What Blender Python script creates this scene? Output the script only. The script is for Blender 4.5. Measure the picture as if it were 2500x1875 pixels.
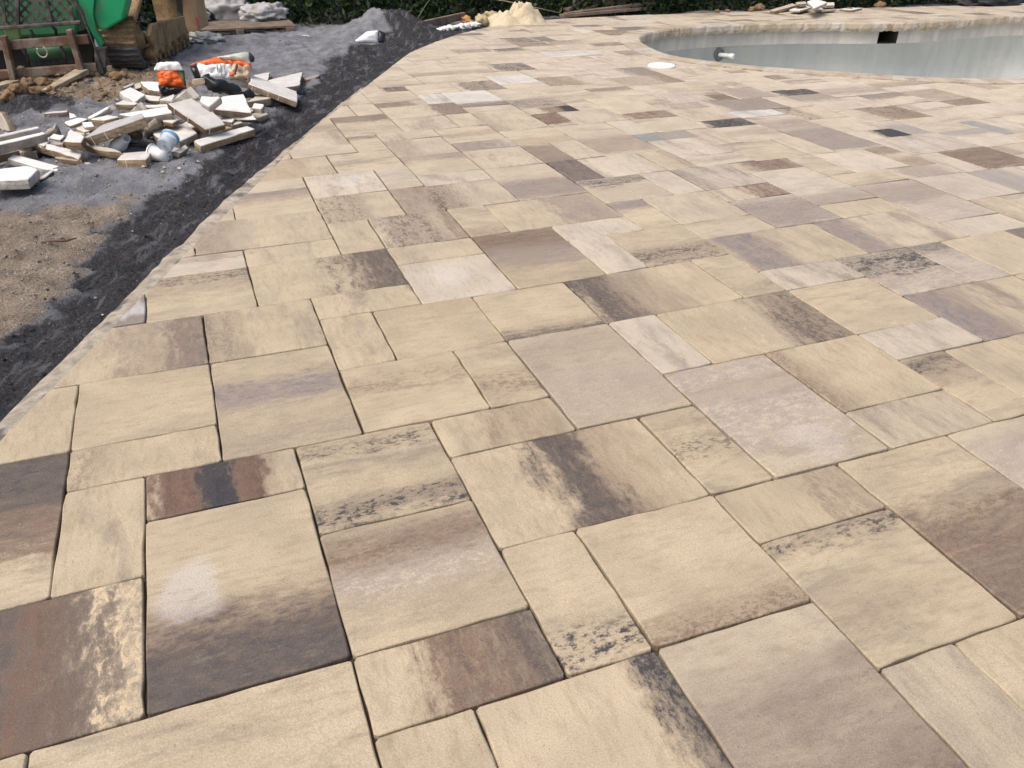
import bpy, bmesh, math, random
import numpy as np
from mathutils import Vector, Matrix, noise as mn

for o in list(bpy.data.objects): bpy.data.objects.remove(o)
SC = bpy.context.scene
COL = SC.collection
random.seed(7)

# ------------------------------------------------------------------ camera
U = 0.1524                                   # paving module (6 inches), metres
YAW, PITCH, ROLL, F = 0.37116, 0.54713, 0.00742, 1970.11
CAMU = np.array([2.47526, -5.86828, 6.7969])
fwd = np.array([math.sin(YAW)*math.cos(PITCH), math.cos(YAW)*math.cos(PITCH), -math.sin(PITCH)])
rgt = np.array([math.cos(YAW), -math.sin(YAW), 0.0])
upv = np.cross(rgt, fwd)
rgt, upv = rgt*math.cos(ROLL)+upv*math.sin(ROLL), -rgt*math.sin(ROLL)+upv*math.cos(ROLL)
cam = bpy.data.cameras.new('camera'); camo = bpy.data.objects.new('camera', cam); COL.objects.link(camo)
cam.sensor_width = 36.0; cam.lens = F/2500*36.0; cam.clip_start = 0.02; cam.clip_end = 3000
m = Matrix(((rgt[0], upv[0], -fwd[0], CAMU[0]*U), (rgt[1], upv[1], -fwd[1], CAMU[1]*U), (rgt[2], upv[2], -fwd[2], CAMU[2]*U), (0, 0, 0, 1)))
camo.matrix_world = m
SC.camera = camo

# ------------------------------------------------------------------ sky, sun, exposure
SUN_EL, SUN_AZ = math.radians(60), math.radians(-108)      # azimuth measured from +Y towards +X
W = bpy.data.worlds.new('World'); SC.world = W; W.use_nodes = True
nt = W.node_tree; bg = nt.nodes['Background']
sky = nt.nodes.new('ShaderNodeTexSky'); sky.sky_type = 'NISHITA'; sky.sun_disc = False
sky.sun_elevation = SUN_EL; sky.sun_rotation = SUN_AZ; sky.air_density = 1.0; sky.dust_density = 6.0; sky.ozone_density = 0.4
nt.links.new(sky.outputs[0], bg.inputs[0]); bg.inputs[1].default_value = 0.15
sl = bpy.data.lights.new('sun', 'SUN'); sl.energy = 1.15; sl.angle = math.radians(30); sl.color = (1.0, 0.96, 0.90)
so = bpy.data.objects.new('sun', sl); COL.objects.link(so)
sd = Vector((math.sin(SUN_AZ)*math.cos(SUN_EL), math.cos(SUN_AZ)*math.cos(SUN_EL), math.sin(SUN_EL)))
so.rotation_euler = sd.to_track_quat('Z', 'Y').to_euler()
SC.view_settings.view_transform = 'Standard'; SC.view_settings.look = 'None'
SC.view_settings.exposure = 0.40; SC.view_settings.gamma = 1.0; SC.view_settings.use_curve_mapping = False
SC.cycles.max_bounces = 6; SC.cycles.transparent_max_bounces = 6

# ------------------------------------------------------------------ geometry helpers
def surf(X, Y):                              # gentle drainage fall of the deck, in modules
    X = np.clip(X, -30, 72); Y = np.clip(Y, -10, 53); x = X-8; y = Y-6
    return 1e-4*(-0.88473*x*x - 1.17781*x*y - 3.60466*y*y)
def ray(px, py):
    return fwd + rgt*(px-1250)/F - upv*(py-937.5)/F
def at(px, py, cm=0.0):
    """point of the place seen at a photo pixel, cm above the ground"""
    d = ray(px, py); z = 0.0
    for _ in range(30):
        t = (z + cm*0.01/U - CAMU[2])/d[2]; p = CAMU + d*t; z = float(surf(p[0], p[1]))
    return Vector(p*U)
def on_plane(px, py, p0, n):
    d = Vector(ray(px, py)); c = Vector(CAMU*U)
    return c + d*((Vector(p0)-c).dot(n)/d.dot(n))

def mesh_obj(name, verts, faces, mat=None, parent=None, smooth=False, mats=None, fm=None):
    me = bpy.data.meshes.new(name); me.from_pydata([tuple(v) for v in verts], [], faces); me.update()
    o = bpy.data.objects.new(name, me); COL.objects.link(o)
    for mm in (mats or ([mat] if mat else [])): me.materials.append(mm)
    if fm:
        me.polygons.foreach_set('material_index', fm)
    if smooth: me.polygons.foreach_set('use_smooth', [True]*len(me.polygons))
    if parent: o.parent = parent
    return o
def bm_obj(name, bm, mat, parent=None, smooth=False):
    bmesh.ops.recalc_face_normals(bm, faces=bm.faces)
    me = bpy.data.meshes.new(name); bm.to_mesh(me); bm.free()
    o = bpy.data.objects.new(name, me); COL.objects.link(o)
    for mm in (mat if isinstance(mat, (list, tuple)) else [mat]): me.materials.append(mm)
    if smooth: me.polygons.foreach_set('use_smooth', [True]*len(me.polygons))
    if parent: o.parent = parent
    return o
def tag(o, label=None, cat=None, group=None, kind=None):
    if label: o['label'] = label
    if cat: o['category'] = cat
    if group: o['group'] = group
    if kind: o['kind'] = kind
    return o
def empty(name, loc=(0, 0, 0)):
    o = bpy.data.objects.new(name, None); o.location = loc; COL.objects.link(o); o.empty_display_size = 0.1; return o
def reparent_keep(o, root):
    o.parent = root; o.matrix_parent_inverse = Matrix.Translation(root.location).inverted(); return o
def set_col(me, name, rgba):                 # one constant colour attribute on every point
    a = me.attributes.new(name, 'FLOAT_COLOR', 'POINT'); a.data.foreach_set('color', list(rgba)*len(me.vertices))
def bevel(o, w, seg=2, ang=35):
    b = o.modifiers.new('bevel', 'BEVEL'); b.width = w; b.segments = seg; b.limit_method = 'ANGLE'; b.angle_limit = math.radians(ang); return o
def box_pts(c, ax, ay, az):
    """box from centre and three half-axis vectors"""
    c = Vector(c); ax, ay, az = Vector(ax), Vector(ay), Vector(az); v = []
    for k in (-1, 1):
        for j in (-1, 1):
            for i in (-1, 1): v.append(c+ax*i+ay*j+az*k)
    return v, [(0, 2, 3, 1), (4, 5, 7, 6), (0, 1, 5, 4), (2, 6, 7, 3), (0, 4, 6, 2), (1, 3, 7, 5)]
def box(name, c, ax, ay, az, mat, parent=None, bev=0.004):
    v, f = box_pts(c, ax, ay, az); o = mesh_obj(name, v, f, mat, parent)
    if bev: bevel(o, bev)
    return o
def bar(name, a, b, w, h, mat, parent=None, up=(0, 0, 1), bev=0.004):
    a, b = Vector(a), Vector(b); d = (b-a); L = d.length; d.normalize(); s = d.cross(Vector(up)).normalized(); u = s.cross(d)
    return box(name, (a+b)/2, d*L/2, s*w/2, u*h/2, mat, parent, bev)
def prism(name, pts, depth, mat, parent=None, bev=0.004):
    """polygon pts extruded by vector depth"""
    n = len(pts); depth = Vector(depth); v = [Vector(p) for p in pts]+[Vector(p)+depth for p in pts]
    f = [tuple(range(n))[::-1], tuple(range(n, 2*n))]+[(i, (i+1) % n, n+(i+1) % n, n+i) for i in range(n)]
    bm = bmesh.new(); bv = [bm.verts.new(p) for p in v]
    for q in f: bm.faces.new([bv[i] for i in q])
    o = bm_obj(name, bm, mat, parent)
    if bev: bevel(o, bev)
    return o
def tube_mesh(bm, pts, r, seg=8, close=True):
    rings = []
    for i, p in enumerate(pts):
        p = Vector(p); d = (Vector(pts[min(i+1, len(pts)-1)])-Vector(pts[max(i-1, 0)])).normalized()
        s = d.cross(Vector((0.3, 0.1, 1))).normalized(); u = s.cross(d); rr = r[i] if isinstance(r, (list, tuple)) else r
        rings.append([bm.verts.new(p+(s*math.cos(2*math.pi*k/seg)+u*math.sin(2*math.pi*k/seg))*rr) for k in range(seg)])
    for a, b in zip(rings, rings[1:]):
        for k in range(seg): bm.faces.new((a[k], a[(k+1) % seg], b[(k+1) % seg], b[k]))
    if close: bm.faces.new(rings[0][::-1]); bm.faces.new(rings[-1])
def tube(name, pts, r, mat, parent=None, seg=8):
    bm = bmesh.new(); tube_mesh(bm, pts, r, seg); return bm_obj(name, bm, mat, parent, True)
def lathe(name, c, axis, prof, mat, parent=None, seg=24):
    """profile [(distance along axis, radius)...] turned about axis through c"""
    axis = Vector(axis).normalized(); s = axis.orthogonal().normalized(); u = axis.cross(s); c = Vector(c); bm = bmesh.new(); rings = []
    for (h, r) in prof:
        rings.append([bm.verts.new(c+axis*h+(s*math.cos(2*math.pi*k/seg)+u*math.sin(2*math.pi*k/seg))*max(r, 1e-4)) for k in range(seg)])
    for a, b in zip(rings, rings[1:]):
        for k in range(seg): bm.faces.new((a[k], a[(k+1) % seg], b[(k+1) % seg], b[k]))
    return bm_obj(name, bm, mat, parent, True)

# ------------------------------------------------------------------ materials
class NB:
    def __init__(s, name):
        s.m = bpy.data.materials.new(name); s.m.use_nodes = True; s.t = s.m.node_tree; s.b = s.t.nodes['Principled BSDF']
    def n(s, typ, **kw):
        x = s.t.nodes.new('ShaderNode'+typ)
        for k, v in kw.items(): setattr(x, k, v)
        return x
    def put(s, sock, v):
        if isinstance(v, bpy.types.NodeSocket): s.t.links.new(v, sock)
        elif v is not None: sock.default_value = v
    def math(s, op, a, b=None, c=None, clamp=False):
        x = s.n('Math', operation=op); x.use_clamp = clamp
        for i, v in enumerate((a, b, c)):
            if v is not None: s.put(x.inputs[i], v)
        return x.outputs[0]
    def vmath(s, op, a, b=None):
        x = s.n('VectorMath', operation=op); s.put(x.inputs[0], a)
        if b is not None: s.put(x.inputs[3] if op == 'SCALE' else x.inputs[1], b)
        return x.outputs[0]
    def noise(s, vec, scale, detail=4, rough=0.55, dist=0.0):
        x = s.n('TexNoise'); s.put(x.inputs['Vector'], vec); s.put(x.inputs['Scale'], scale); x.inputs['Detail'].default_value = detail
        x.inputs['Roughness'].default_value = rough; x.inputs['Distortion'].default_value = dist; return x.outputs['Fac']
    def voro(s, vec, scale, feature='F1'):
        x = s.n('TexVoronoi', feature=feature); s.put(x.inputs['Vector'], vec); s.put(x.inputs['Scale'], scale); return x.outputs['Distance']
    def ramp(s, v, a, b, lo=0.0, hi=1.0):
        x = s.n('MapRange', interpolation_type='SMOOTHSTEP'); s.put(x.inputs[0], v); s.put(x.inputs[1], a); s.put(x.inputs[2], b); s.put(x.inputs[3], lo); s.put(x.inputs[4], hi); return x.outputs[0]
    def mix(s, f, a, b, blend='MIX'):
        x = s.n('Mix', data_type='RGBA', blend_type=blend); s.put(x.inputs[0], f)
        for k, v in ((6, a), (7, b)):
            s.put(x.inputs[k], v if isinstance(v, bpy.types.NodeSocket) else (tuple(v)+(1.0,))[:4])
        return x.outputs[2]
    def attr(s, name): return s.n('Attribute', attribute_name=name)
    def pos(s): return s.n('NewGeometry').outputs['Position']
    def obj(s): return s.n('TexCoord').outputs['Object']
    def xyz(s, v):
        x = s.n('SeparateXYZ'); s.put(x.inputs[0], v); return x.outputs
    def comb(s, a, b, c):
        x = s.n('CombineXYZ'); s.put(x.inputs[0], a); s.put(x.inputs[1], b); s.put(x.inputs[2], c); return x.outputs[0]
    def out(s, col, rough=0.8, bump=None, strength=0.3, dist=0.01, spec=0.4, metal=0.0):
        s.put(s.b.inputs['Base Color'], col if isinstance(col, bpy.types.NodeSocket) else (tuple(col)+(1.0,))[:4])
        s.put(s.b.inputs['Roughness'], rough); s.b.inputs['Specular IOR Level'].default_value = spec; s.put(s.b.inputs['Metallic'], metal)
        if bump is not None:
            x = s.n('Bump'); x.inputs['Strength'].default_value = strength; x.inputs['Distance'].default_value = dist; s.put(x.inputs['Height'], bump); s.t.links.new(x.outputs[0], s.b.inputs['Normal'])
        return s.m

def simple(name, col, rough=0.7, var=0.15, scale=20.0, dirt=None, dirtamt=0.0, dscale=6.0, bump=0.2, bdist=0.004, spec=0.4, metal=0.0):
    b = NB(name); p = b.pos(); n = b.noise(p, scale, 5); c = b.mix(n, [x*(1-var) for x in col], [min(1, x*(1+var)) for x in col])
    if dirt: c = b.mix(b.math('MULTIPLY', b.ramp(b.noise(p, dscale, 6, 0.62), 0.42, 0.6), dirtamt), c, dirt)
    return b.out(c, rough, b.noise(p, scale*6, 4), bump, bdist, spec, metal)

def paver_material():
    b = NB('paver_stone')
    pl = b.xyz(b.attr('pl').outputs['Vector']); puv = b.attr('puv').outputs['Vector']; sz = b.attr('psz').outputs['Vector']
    s, t, seed = pl[0], pl[1], pl[2]
    q = b.xyz(puv); szx = b.xyz(sz)
    phys = b.comb(q[0], q[1], b.math('MULTIPLY', seed, 13.7))                 # modules
    stre = b.comb(b.math('MULTIPLY', szx[0], 2.2), b.math('MULTIPLY', t, 0.55), b.math('MULTIPLY', seed, 9.1))
    n1 = b.noise(stre, 1.6, 6, 0.62, 0.4)
    n2 = b.noise(b.comb(b.math('MULTIPLY', szx[0], 1.25), b.math('MULTIPLY', t, 0.7), b.math('MULTIPLY', seed, 13.7)), 7.0, 8, 0.74, 0.5); n3 = b.noise(phys, 1.1, 3, 0.5)
    n4 = b.noise(stre, 5.0, 5, 0.65)
    fine = b.noise(phys, 34.0, 3, 0.7)
    n5 = b.noise(b.comb(b.math('MULTIPLY', szx[0], 1.3), b.math('MULTIPLY', t, 0.75), b.math('MULTIPLY', seed, 5.3)), 15.0, 6, 0.7, 0.4)
    ba = b.attr('cb0'); base = ba.outputs['Color']; amp = ba.outputs['Alpha']
    base = b.mix(b.ramp(n3, 0.3, 0.7), b.mix(1.0, base, (0.90, 0.885, 0.87), 'MULTIPLY'), b.mix(1.0, base, (1.07, 1.05, 1.01), 'MULTIPLY'))
    lo = b.noise(stre, 0.85, 5, 0.6, 0.6)                                       # smoky brown-grey drift through the whole stone
    drift = b.math('MULTIPLY', b.ramp(b.math('ADD', b.math('MULTIPLY', lo, 0.72), b.math('MULTIPLY', n2, 0.28)), 0.47, 0.66), amp)
    base = b.mix(drift, base, b.mix(n3, (0.20, 0.152, 0.118), (0.205, 0.178, 0.160)))
    base = b.mix(b.math('MULTIPLY', b.ramp(n4, 0.47, 0.68), 0.5), base, b.mix(1.0, base, (0.74, 0.70, 0.67), 'MULTIPLY'))
    base = b.mix(b.math('MULTIPLY', b.ramp(n1, 0.55, 0.74), 0.35), base, b.mix(1.0, base, (0.72, 0.69, 0.67), 'MULTIPLY'))
    bl = b.ramp(b.math('ADD', b.math('ADD', b.math('MULTIPLY', n5, 0.45), b.math('MULTIPLY', n2, 0.3)), b.math('MULTIPLY', n1, 0.25)), 0.475, 0.565)
    sp = b.math('ADD', s, b.math('MULTIPLY', b.math('ADD', b.math('SUBTRACT', n1, 0.5), b.math('MULTIPLY', b.math('SUBTRACT', n2, 0.5), 0.9)), 0.42))
    fleck = b.ramp(b.math('ADD', b.math('MULTIPLY', n4, 0.45), b.math('MULTIPLY', fine, 0.55)), 0.535, 0.625)
    col = base
    for k in ('1', '2'):
        a = b.attr('pb'+k); par = b.xyz(a.outputs['Vector']); c = b.attr('cb'+k).outputs['Color']
        d = b.math('ABSOLUTE', b.math('SUBTRACT', sp, par[0]))
        mk = b.ramp(d, b.math('ADD', par[1], 0.15), b.math('SUBTRACT', par[1], 0.075))
        al = a.outputs['Alpha']
        mk = b.math('MULTIPLY', mk, b.math('ADD', b.math('SUBTRACT', 1.0, al), b.math('MULTIPLY', al, bl)))
        mk = b.math('MULTIPLY', mk, b.math('MULTIPLY_ADD', b.math('SUBTRACT', n4, 0.5), 1.1, 1.0))
        mk = b.math('MULTIPLY', mk, b.math('MULTIPLY_ADD', fleck, -0.30, 1.03))
        mk = b.math('MULTIPLY', mk, par[2], clamp=True)
        cc = b.mix(b.ramp(n2, 0.36, 0.64), b.mix(1.0, c, (0.78, 0.79, 0.83), 'MULTIPLY'), b.mix(1.0, c, (1.28, 1.20, 1.10), 'MULTIPLY'))
        fr = b.mix(0.5, c, (0.235, 0.165, 0.115))                                # warm brown fringe round the stain
        col = b.mix(b.math('MULTIPLY', mk, 1.25, clamp=True), col, b.mix(b.ramp(mk, 0.25, 0.75), fr, cc))
    # efflorescence bloom
    pt = b.attr('ppt'); pv = b.xyz(pt.outputs['Vector'])
    dx = b.math('SUBTRACT', q[0], pv[0]); dy = b.math('SUBTRACT', q[1], pv[1])
    dd = b.math('ADD', b.math('SQRT', b.math('ADD', b.math('MULTIPLY', dx, dx), b.math('MULTIPLY', dy, dy))), b.math('ADD', b.math('MULTIPLY', b.math('SUBTRACT', n3, 0.5), 0.8), b.math('MULTIPLY', b.math('SUBTRACT', n1, 0.5), 1.0)))
    wm = b.math('MULTIPLY', b.ramp(dd, b.math('MULTIPLY', pv[2], 1.25), b.math('MULTIPLY', pv[2], 0.55)), pt.outputs['Alpha'])
    col = b.mix(b.math('MULTIPLY', wm, b.math('MULTIPLY_ADD', fleck, -0.5, 1.0)), col, (0.56, 0.545, 0.53))
    # grit, pits and the odd dark speck
    gr_ = b.noise(phys, 75.0, 2, 0.6)
    col = b.mix(b.ramp(gr_, 0.3, 0.7), b.mix(1.0, col, (0.84, 0.83, 0.82), 'MULTIPLY'), b.mix(1.0, col, (1.14, 1.14, 1.13), 'MULTIPLY'))
    col = b.mix(b.math('MULTIPLY', b.ramp(fine, 0.60, 0.72), 0.42), col, (0.16, 0.12, 0.09))
    col = b.mix(b.math('MULTIPLY', b.ramp(b.noise(phys, 26.0, 2, 0.5), 0.70, 0.76), 0.55), col, (0.10, 0.085, 0.075))
    col = b.mix(b.math('MULTIPLY', b.ramp(fine, 0.40, 0.26), 0.18), col, (0.62, 0.55, 0.46))
    h = b.math('ADD', b.math('MULTIPLY', n2, 0.5), b.math('MULTIPLY', fine, 0.5))
    return b.out(col, b.ramp(n2, 0.3, 0.7, 0.58, 0.75), h, 0.6, 0.0035, 0.4)

# ------------------------------------------------------------------ the paved deck
PAV = [tuple(map(int, s.split(','))) for s in """-2,-2,2,2 0,-2,3,2 -2,0,3,2 -2,2,2,3 -2,5,2,2 0,2,1,2 1,0,2,3 1,3,2,1 0,4,2,1 0,5,2,2 2,4,2,3 2,7,2,2 -1,7,3,2 -1,9,2,2 1,9,2,2 3,9,3,2 4,8,2,1 4,6,1,2 5,6,2,2 4,4,2,2 6,4,1,2 5,3,2,1 3,2,2,2 3,0,2,2 3,-1,2,1 3,-3,1,2 4,-3,2,2 5,-1,1,2 5,1,3,2 6,-1,2,2 6,-4,2,3 8,-4,1,2 9,-4,2,2 8,-2,2,2 8,0,2,1 8,1,1,2 9,1,2,3 7,3,2,3 7,6,2,2 6,8,2,2 6,10,2,1 8,8,2,3 9,6,3,2 9,4,1,2 10,4,3,2 11,2,2,2 11,1,2,1 10,-2,2,3 12,-1,2,2 13,1,1,2 14,1,2,2 13,3,2,1 13,4,2,2 13,6,2,1 12,6,1,2 15,5,2,2 15,3,3,2 17,5,1,2 18,5,2,2 16,7,3,2 13,7,3,2 13,9,2,1 11,8,2,2 10,8,1,2 10,10,2,1 12,10,1,2 13,10,2,2 9,11,3,2 8,11,1,2 6,11,2,2 5,11,1,2 3,11,2,1 2,12,3,2 0,12,2,2 1,14,2,2 3,14,2,2 3,16,2,1 3,17,3,2 5,15,2,2 5,13,2,2 7,15,1,2 7,13,3,2 8,15,2,1 6,17,2,2 8,18,2,2 8,16,2,2 8,20,2,1 7,19,1,2 5,19,2,1 5,20,2,2 5,22,2,2 7,21,2,3 6,24,2,2 8,24,1,2 9,23,3,2 9,21,2,2 11,21,1,2 9,25,2,1 9,26,2,2 11,25,1,2 7,26,2,2 12,24,2,3 12,23,2,1 12,20,2,3 12,18,2,2 10,19,2,2 10,18,2,1 10,16,2,2 10,13,2,3 12,16,1,2 13,16,1,2 14,16,2,3 14,19,2,1 14,20,1,2 14,22,2,1 14,23,2,2 15,20,2,2 16,18,1,2 16,17,2,1 17,18,2,2 17,20,2,1 17,21,2,3 16,22,1,2 16,24,2,3 14,25,2,2 18,26,2,1 18,24,2,2 20,24,1,2 12,14,1,2 12,12,2,2 14,12,1,2 15,12,2,2 15,11,2,1 15,9,2,2 17,10,2,3 17,9,2,1 19,8,2,3 19,7,2,1 19,22,1,2 20,22,2,2 22,22,1,2 19,21,2,1 21,20,3,2 19,19,2,2 19,18,2,1 21,19,2,1 21,17,2,2 23,18,2,2 23,16,2,2 23,15,2,1 21,14,2,3 18,16,1,2 19,16,2,2 16,15,2,2 16,14,2,1 13,14,2,2 15,14,1,2 18,14,2,2 20,14,1,2 17,13,2,1 19,12,1,2 20,12,2,2 19,11,2,1 22,12,1,2 23,11,1,2 24,11,2,2 21,11,2,1 21,9,2,2 23,9,2,2 21,7,1,2 22,7,2,2 20,5,1,2 23,13,3,2 26,13,2,2 25,15,1,2 26,15,2,2 25,17,1,2 26,18,2,1 26,17,2,1 28,18,2,1 28,16,2,2 30,18,2,1 30,16,2,2 28,14,2,2 28,19,2,2 27,19,1,2 25,19,2,3 24,20,1,2 25,22,2,1 23,22,2,2 25,23,1,2 26,23,1,2 27,25,2,1 24,24,1,2 25,25,2,2 21,24,3,2 20,26,3,2 23,27,1,2 23,26,2,1 24,27,2,2 20,28,3,2 17,27,2,2 19,27,1,2 15,28,2,2 15,27,2,1 13,27,2,2 14,29,1,2 12,29,2,2 11,28,2,1 11,27,2,1 9,28,2,1 10,29,2,2 8,29,2,2 12,31,2,3 10,31,2,3 15,34,1,2 14,31,2,3 15,30,2,1 16,31,2,2 16,33,2,1""".split()]
WARP = np.array([tuple(map(float, s.split(','))) for s in """0,7,-0,-0.04 2,5,-0.02,-0 2,7,-0.02,-0.05 4,4,-0.01,-0.01 2,9,-0.02,-0.16 4,7,-0.04,-0.11 0,5,0,0.09 2,4,-0,0.17 1,4,0,0.03 3,3,-0.04,0.03 1,3,-0.01,0.07 3,0,-0.03,0.01 0,4,0.01,0.03 1,2,-0.05,0.09 4,8,0.02,-0.1 4,6,0.03,-0.06 4,9,-0.01,-0.13 6,8,-0.05,-0.06 5,8,-0.01,-0.17 7,6,-0.08,-0.05 7,8,-0.04,-0.15 9,6,-0.09,-0.06 4,6,0.03,-0.06 6,4,-0.04,0.05 6,6,-0.04,-0.11 7,4,-0.13,0.02 7,6,-0.03,-0.1 9,3,-0.04,0 5,4,0.01,-0.09 7,3,-0.07,0.01 5,3,0.04,0.01 8,3,-0.03,-0.03 9,6,-0.03,-0.12 5,2,-0.02,0.03 5,0,0.01,0.02 3,0,0.02,0.08 5,-1,0.01,0.04 5,1,0.05,0.04 6,-1,0.02,0.02 6,1,0.02,0.04 3,-1,0.03,0.04 4,-1,0,0.01 13,4,-0.06,-0.04 15,4,-0.12,-0.04 11,4,-0.08,-0.08 13,2,-0.07,-0.08 9,4,-0.06,-0.04 11,1,-0.02,0 11,2,0.04,-0.02 13,1,-0.04,-0.05 13,4,0.01,-0.07 15,3,-0.09,-0.01 13,3,0.16,0.03 15,5,0.09,-0.02 14,3,0.06,-0.12 10,1,0.01,-0.04 12,1,0.03,-0.06 8,1,0.02,-0.03 10,0,0.03,-0.04 8,0,0.04,-0.03 10,-2,0.06,-0.03 8,-2,0.11,-0.02 9,-2,0.05,-0.05 3,9,-0.03,-0.04 3,11,-0.04,0.05 6,9,-0.08,-0.11 3,12,0.01,-0.03 5,11,-0.02,-0.04 2,13,0.02,0.11 5,12,-0.02,-0.04 5,14,-0.07,-0.01 5,13,0.04,0.04 6,11,-0.02,-0.08 6,13,0.03,-0.04 5,15,0.08,0.25 7,13,-0.03,-0.05 5,17,0.05,0.01 7,15,0.01,0.07 7,17,0.06,-0.03 8,15,0.01,0.13 7,15,0.05,0.06 6,11,0.02,-0.05 6,10,0.02,-0.04 4,9,0.01,-0.11 6,8,-0.04,-0.08 8,13,0.01,-0.02 6,17,0.04,0.11 7,17,0.24,-0.1 8,15,0.04,0.19 10,13,0,0.05 10,16,0.07,0.03 12,13,-0.04,0.06 13,14,-0.04,0.05 12,14,0.03,0.02 14,12,0.01,0.11 9,13,0.04,-0.03 12,11,-0.06,0.07 8,13,-0,-0.08 9,11,-0.09,0.03 8,11,-0.03,-0.09 10,8,-0.07,-0.03 10,11,0.02,-0.06 12,10,-0.04,0.07 12,12,0.07,0.05 13,10,0.03,0.05 13,12,0.07,0.06 14,14,0.06,0.03 15,12,0.02,0.09 15,14,0.12,0.11 10,10,-0.01,-0.03 11,8,-0.06,0.02 11,10,-0.05,-0.08 13,8,-0.01,0.06 9,8,-0.04,-0.12 12,8,-0.03,-0.06 13,10,0.05,0.05 17,12,-0,0.07 15,12,0.08,0.13 17,11,-0,0.1 15,11,0.11,0.13 17,9,0,0.06 17,13,0.21,0.2 19,10,-0.09,0.08 13,9,0.05,0.05 16,7,-0.02,0.01 16,9,0.11,-0.01 19,7,0.01,0.08 17,10,0.17,0.07 19,9,-0.02,0.05 19,11,0.1,-0.04 21,8,0.09,0.05 19,12,0.05,0.08 21,11,0.3,-0.03 13,7,0.13,-0 15,6,0.01,0.02 15,7,0.27,-0.05 17,5,-0.03,-0.02 13,6,0.02,0.01 15,4,-0.04,-0.02 15,5,0.06,-0.01 17,7,0.02,-0.08 18,5,-0,0.01 18,7,0.02,-0.01 12,6,-0.02,-0.02 13,6,-0.04,0.03 19,8,0.11,0.07 21,11,0.3,-0.03 23,9,-0.07,-0.03 21,9,0.14,0.02 7,24,0.05,0.08 9,24,-0.02,0.01 9,21,0.02,0.19 7,21,0.06,0.06 8,26,0.12,-0.18 9,26,0.05,-0.23 9,28,0.08,-0.11 11,28,-0,-0.15 11,25,-0.03,0.14 9,23,0.11,0.08 11,23,0.04,0.01 7,22,0.03,0.2 7,19,-0,0.12 12,23,0.04,0.17 12,21,-0.03,0.14 12,18,-0.01,0.1 14,23,-0.06,0.08 14,20,-0.09,0.27 12,27,0.02,-0.01 14,27,-0.05,-0.05 14,25,0.04,-0 16,25,-0.06,0.01 16,22,0.02,0.14 14,23,0.05,0.05 15,22,0.02,0.09 15,20,0.01,0.22 18,27,-0.09,-0.25 20,27,-0.17,-0.29 20,26,-0.25,-0.26 18,24,-0.1,-0.08 20,26,-0.07,-0.32 20,24,-0.09,-0 19,24,-0.02,-0.23 19,22,0.02,-0.03 17,22,0.04,-0.1 17,20,-0.01,0.11 19,21,-0.01,0.01 19,20,0,0.08 16,17,0.06,0.18 18,17,0.05,0.13 21,18,-0.01,0.15 21,17,0.09,0.02 23,17,-0.1,-0.06 23,20,-0.08,-0.11 23,18,0.02,-0.09 24,20,-0.22,-0.14 24,22,-0.19,-0.24 25,22,-0.22,-0.27 27,22,-0.33,-0.29 25,19,-0.17,-0.25 25,18,-0.24,-0.01 20,14,0.02,0.1 21,14,0.14,0.07 21,16,0.01,0.08 19,16,0.04,0.16 25,16,-0.12,-0.15 25,15,-0.07,-0.04 26,15,0.01,-0.1 26,13,0.07,-0.02 24,13,0.1,-0.12 23,13,0.1,0.01 22,12,-0.06,0.05 23,12,-0.12,0.08 22,14,0.08,-0.03 24,11,-0.02,-0.01 21,11,-0.01,0.06 21,9,0.07,0.02 15,12,0.05,0.12 17,11,0.02,0.07 17,14,0.13,0.1 20,14,-0,0.11 20,12,-0.04,0.03""".split()])

def warp(X, Y):                              # how far the laid stones stray from the ideal grid
    d2 = (WARP[:, 0]-X)**2+(WARP[:, 1]-Y)**2; k = np.exp(-d2/(2*1.7**2)); s = k.sum()+0.35
    return float((k*WARP[:, 2]).sum()/s), float((k*WARP[:, 3]).sum()/s)

# outer edge of the deck (convex), modules
EDGE = [(-8.5, -12), (-3.4, 0), (-1.0, 6.0), (0.9, 10.55), (3.0, 16.0), (5.9, 22.0), (9.75, 30.3), (13.5, 37.8), (16.3, 42.0), (18.6, 45.0), (21.6, 48.0), (25.2, 50.4), (29.5, 51.9), (36, 52.4), (80, 52.4), (80, -12)]
# inner rim of the pool, modules
def smooth_poly(P, n=6):
    out = []; N = len(P)
    for i in range(N):
        p0, p1, p2, p3 = [np.array(P[(i+k) % N], float) for k in (-1, 0, 1, 2)]
        for j in range(n):
            t = j/n; out.append(0.5*((2*p1)+(-p0+p2)*t+(2*p0-5*p1+4*p2-p3)*t*t+(-p0+3*p1-3*p2+p3)*t**3))
    return np.array(out)
POOL = smooth_poly([(25.85, 32.6), (26.2, 35.2), (27.3, 38.6), (29.3, 41.2), (33.1, 43.3), (38.0, 43.9), (43.0, 43.4), (47.5, 41.9), (51.3, 41.3), (56, 41.9), (62.4, 42.6), (68, 40), (69, 33), (66, 26), (58, 22), (48, 20.6), (37.6, 21.3), (33.5, 22.9), (30.8, 25.2), (28.3, 27.6), (26.6, 30.2)], 5)
def inside(poly, x, y):
    x1 = poly[:, 0]; y1 = poly[:, 1]; x2 = np.roll(x1, -1); y2 = np.roll(y1, -1)
    c = ((y1 > y) != (y2 > y)) & (x < (x2-x1)*(y-y1)/(y2-y1+1e-12)+x1); return bool(c.sum() % 2)
def nearest(poly, x, y):
    a = poly; b = np.roll(poly, -1, 0); d = b-a; t = np.clip(((x-a[:, 0])*d[:, 0]+(y-a[:, 1])*d[:, 1])/(d**2).sum(1), 0, 1)
    p = a+d*t[:, None]; r = np.hypot(p[:, 0]-x, p[:, 1]-y); i = int(r.argmin()); return r[i], p[i], d[i]/np.linalg.norm(d[i])
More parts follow.
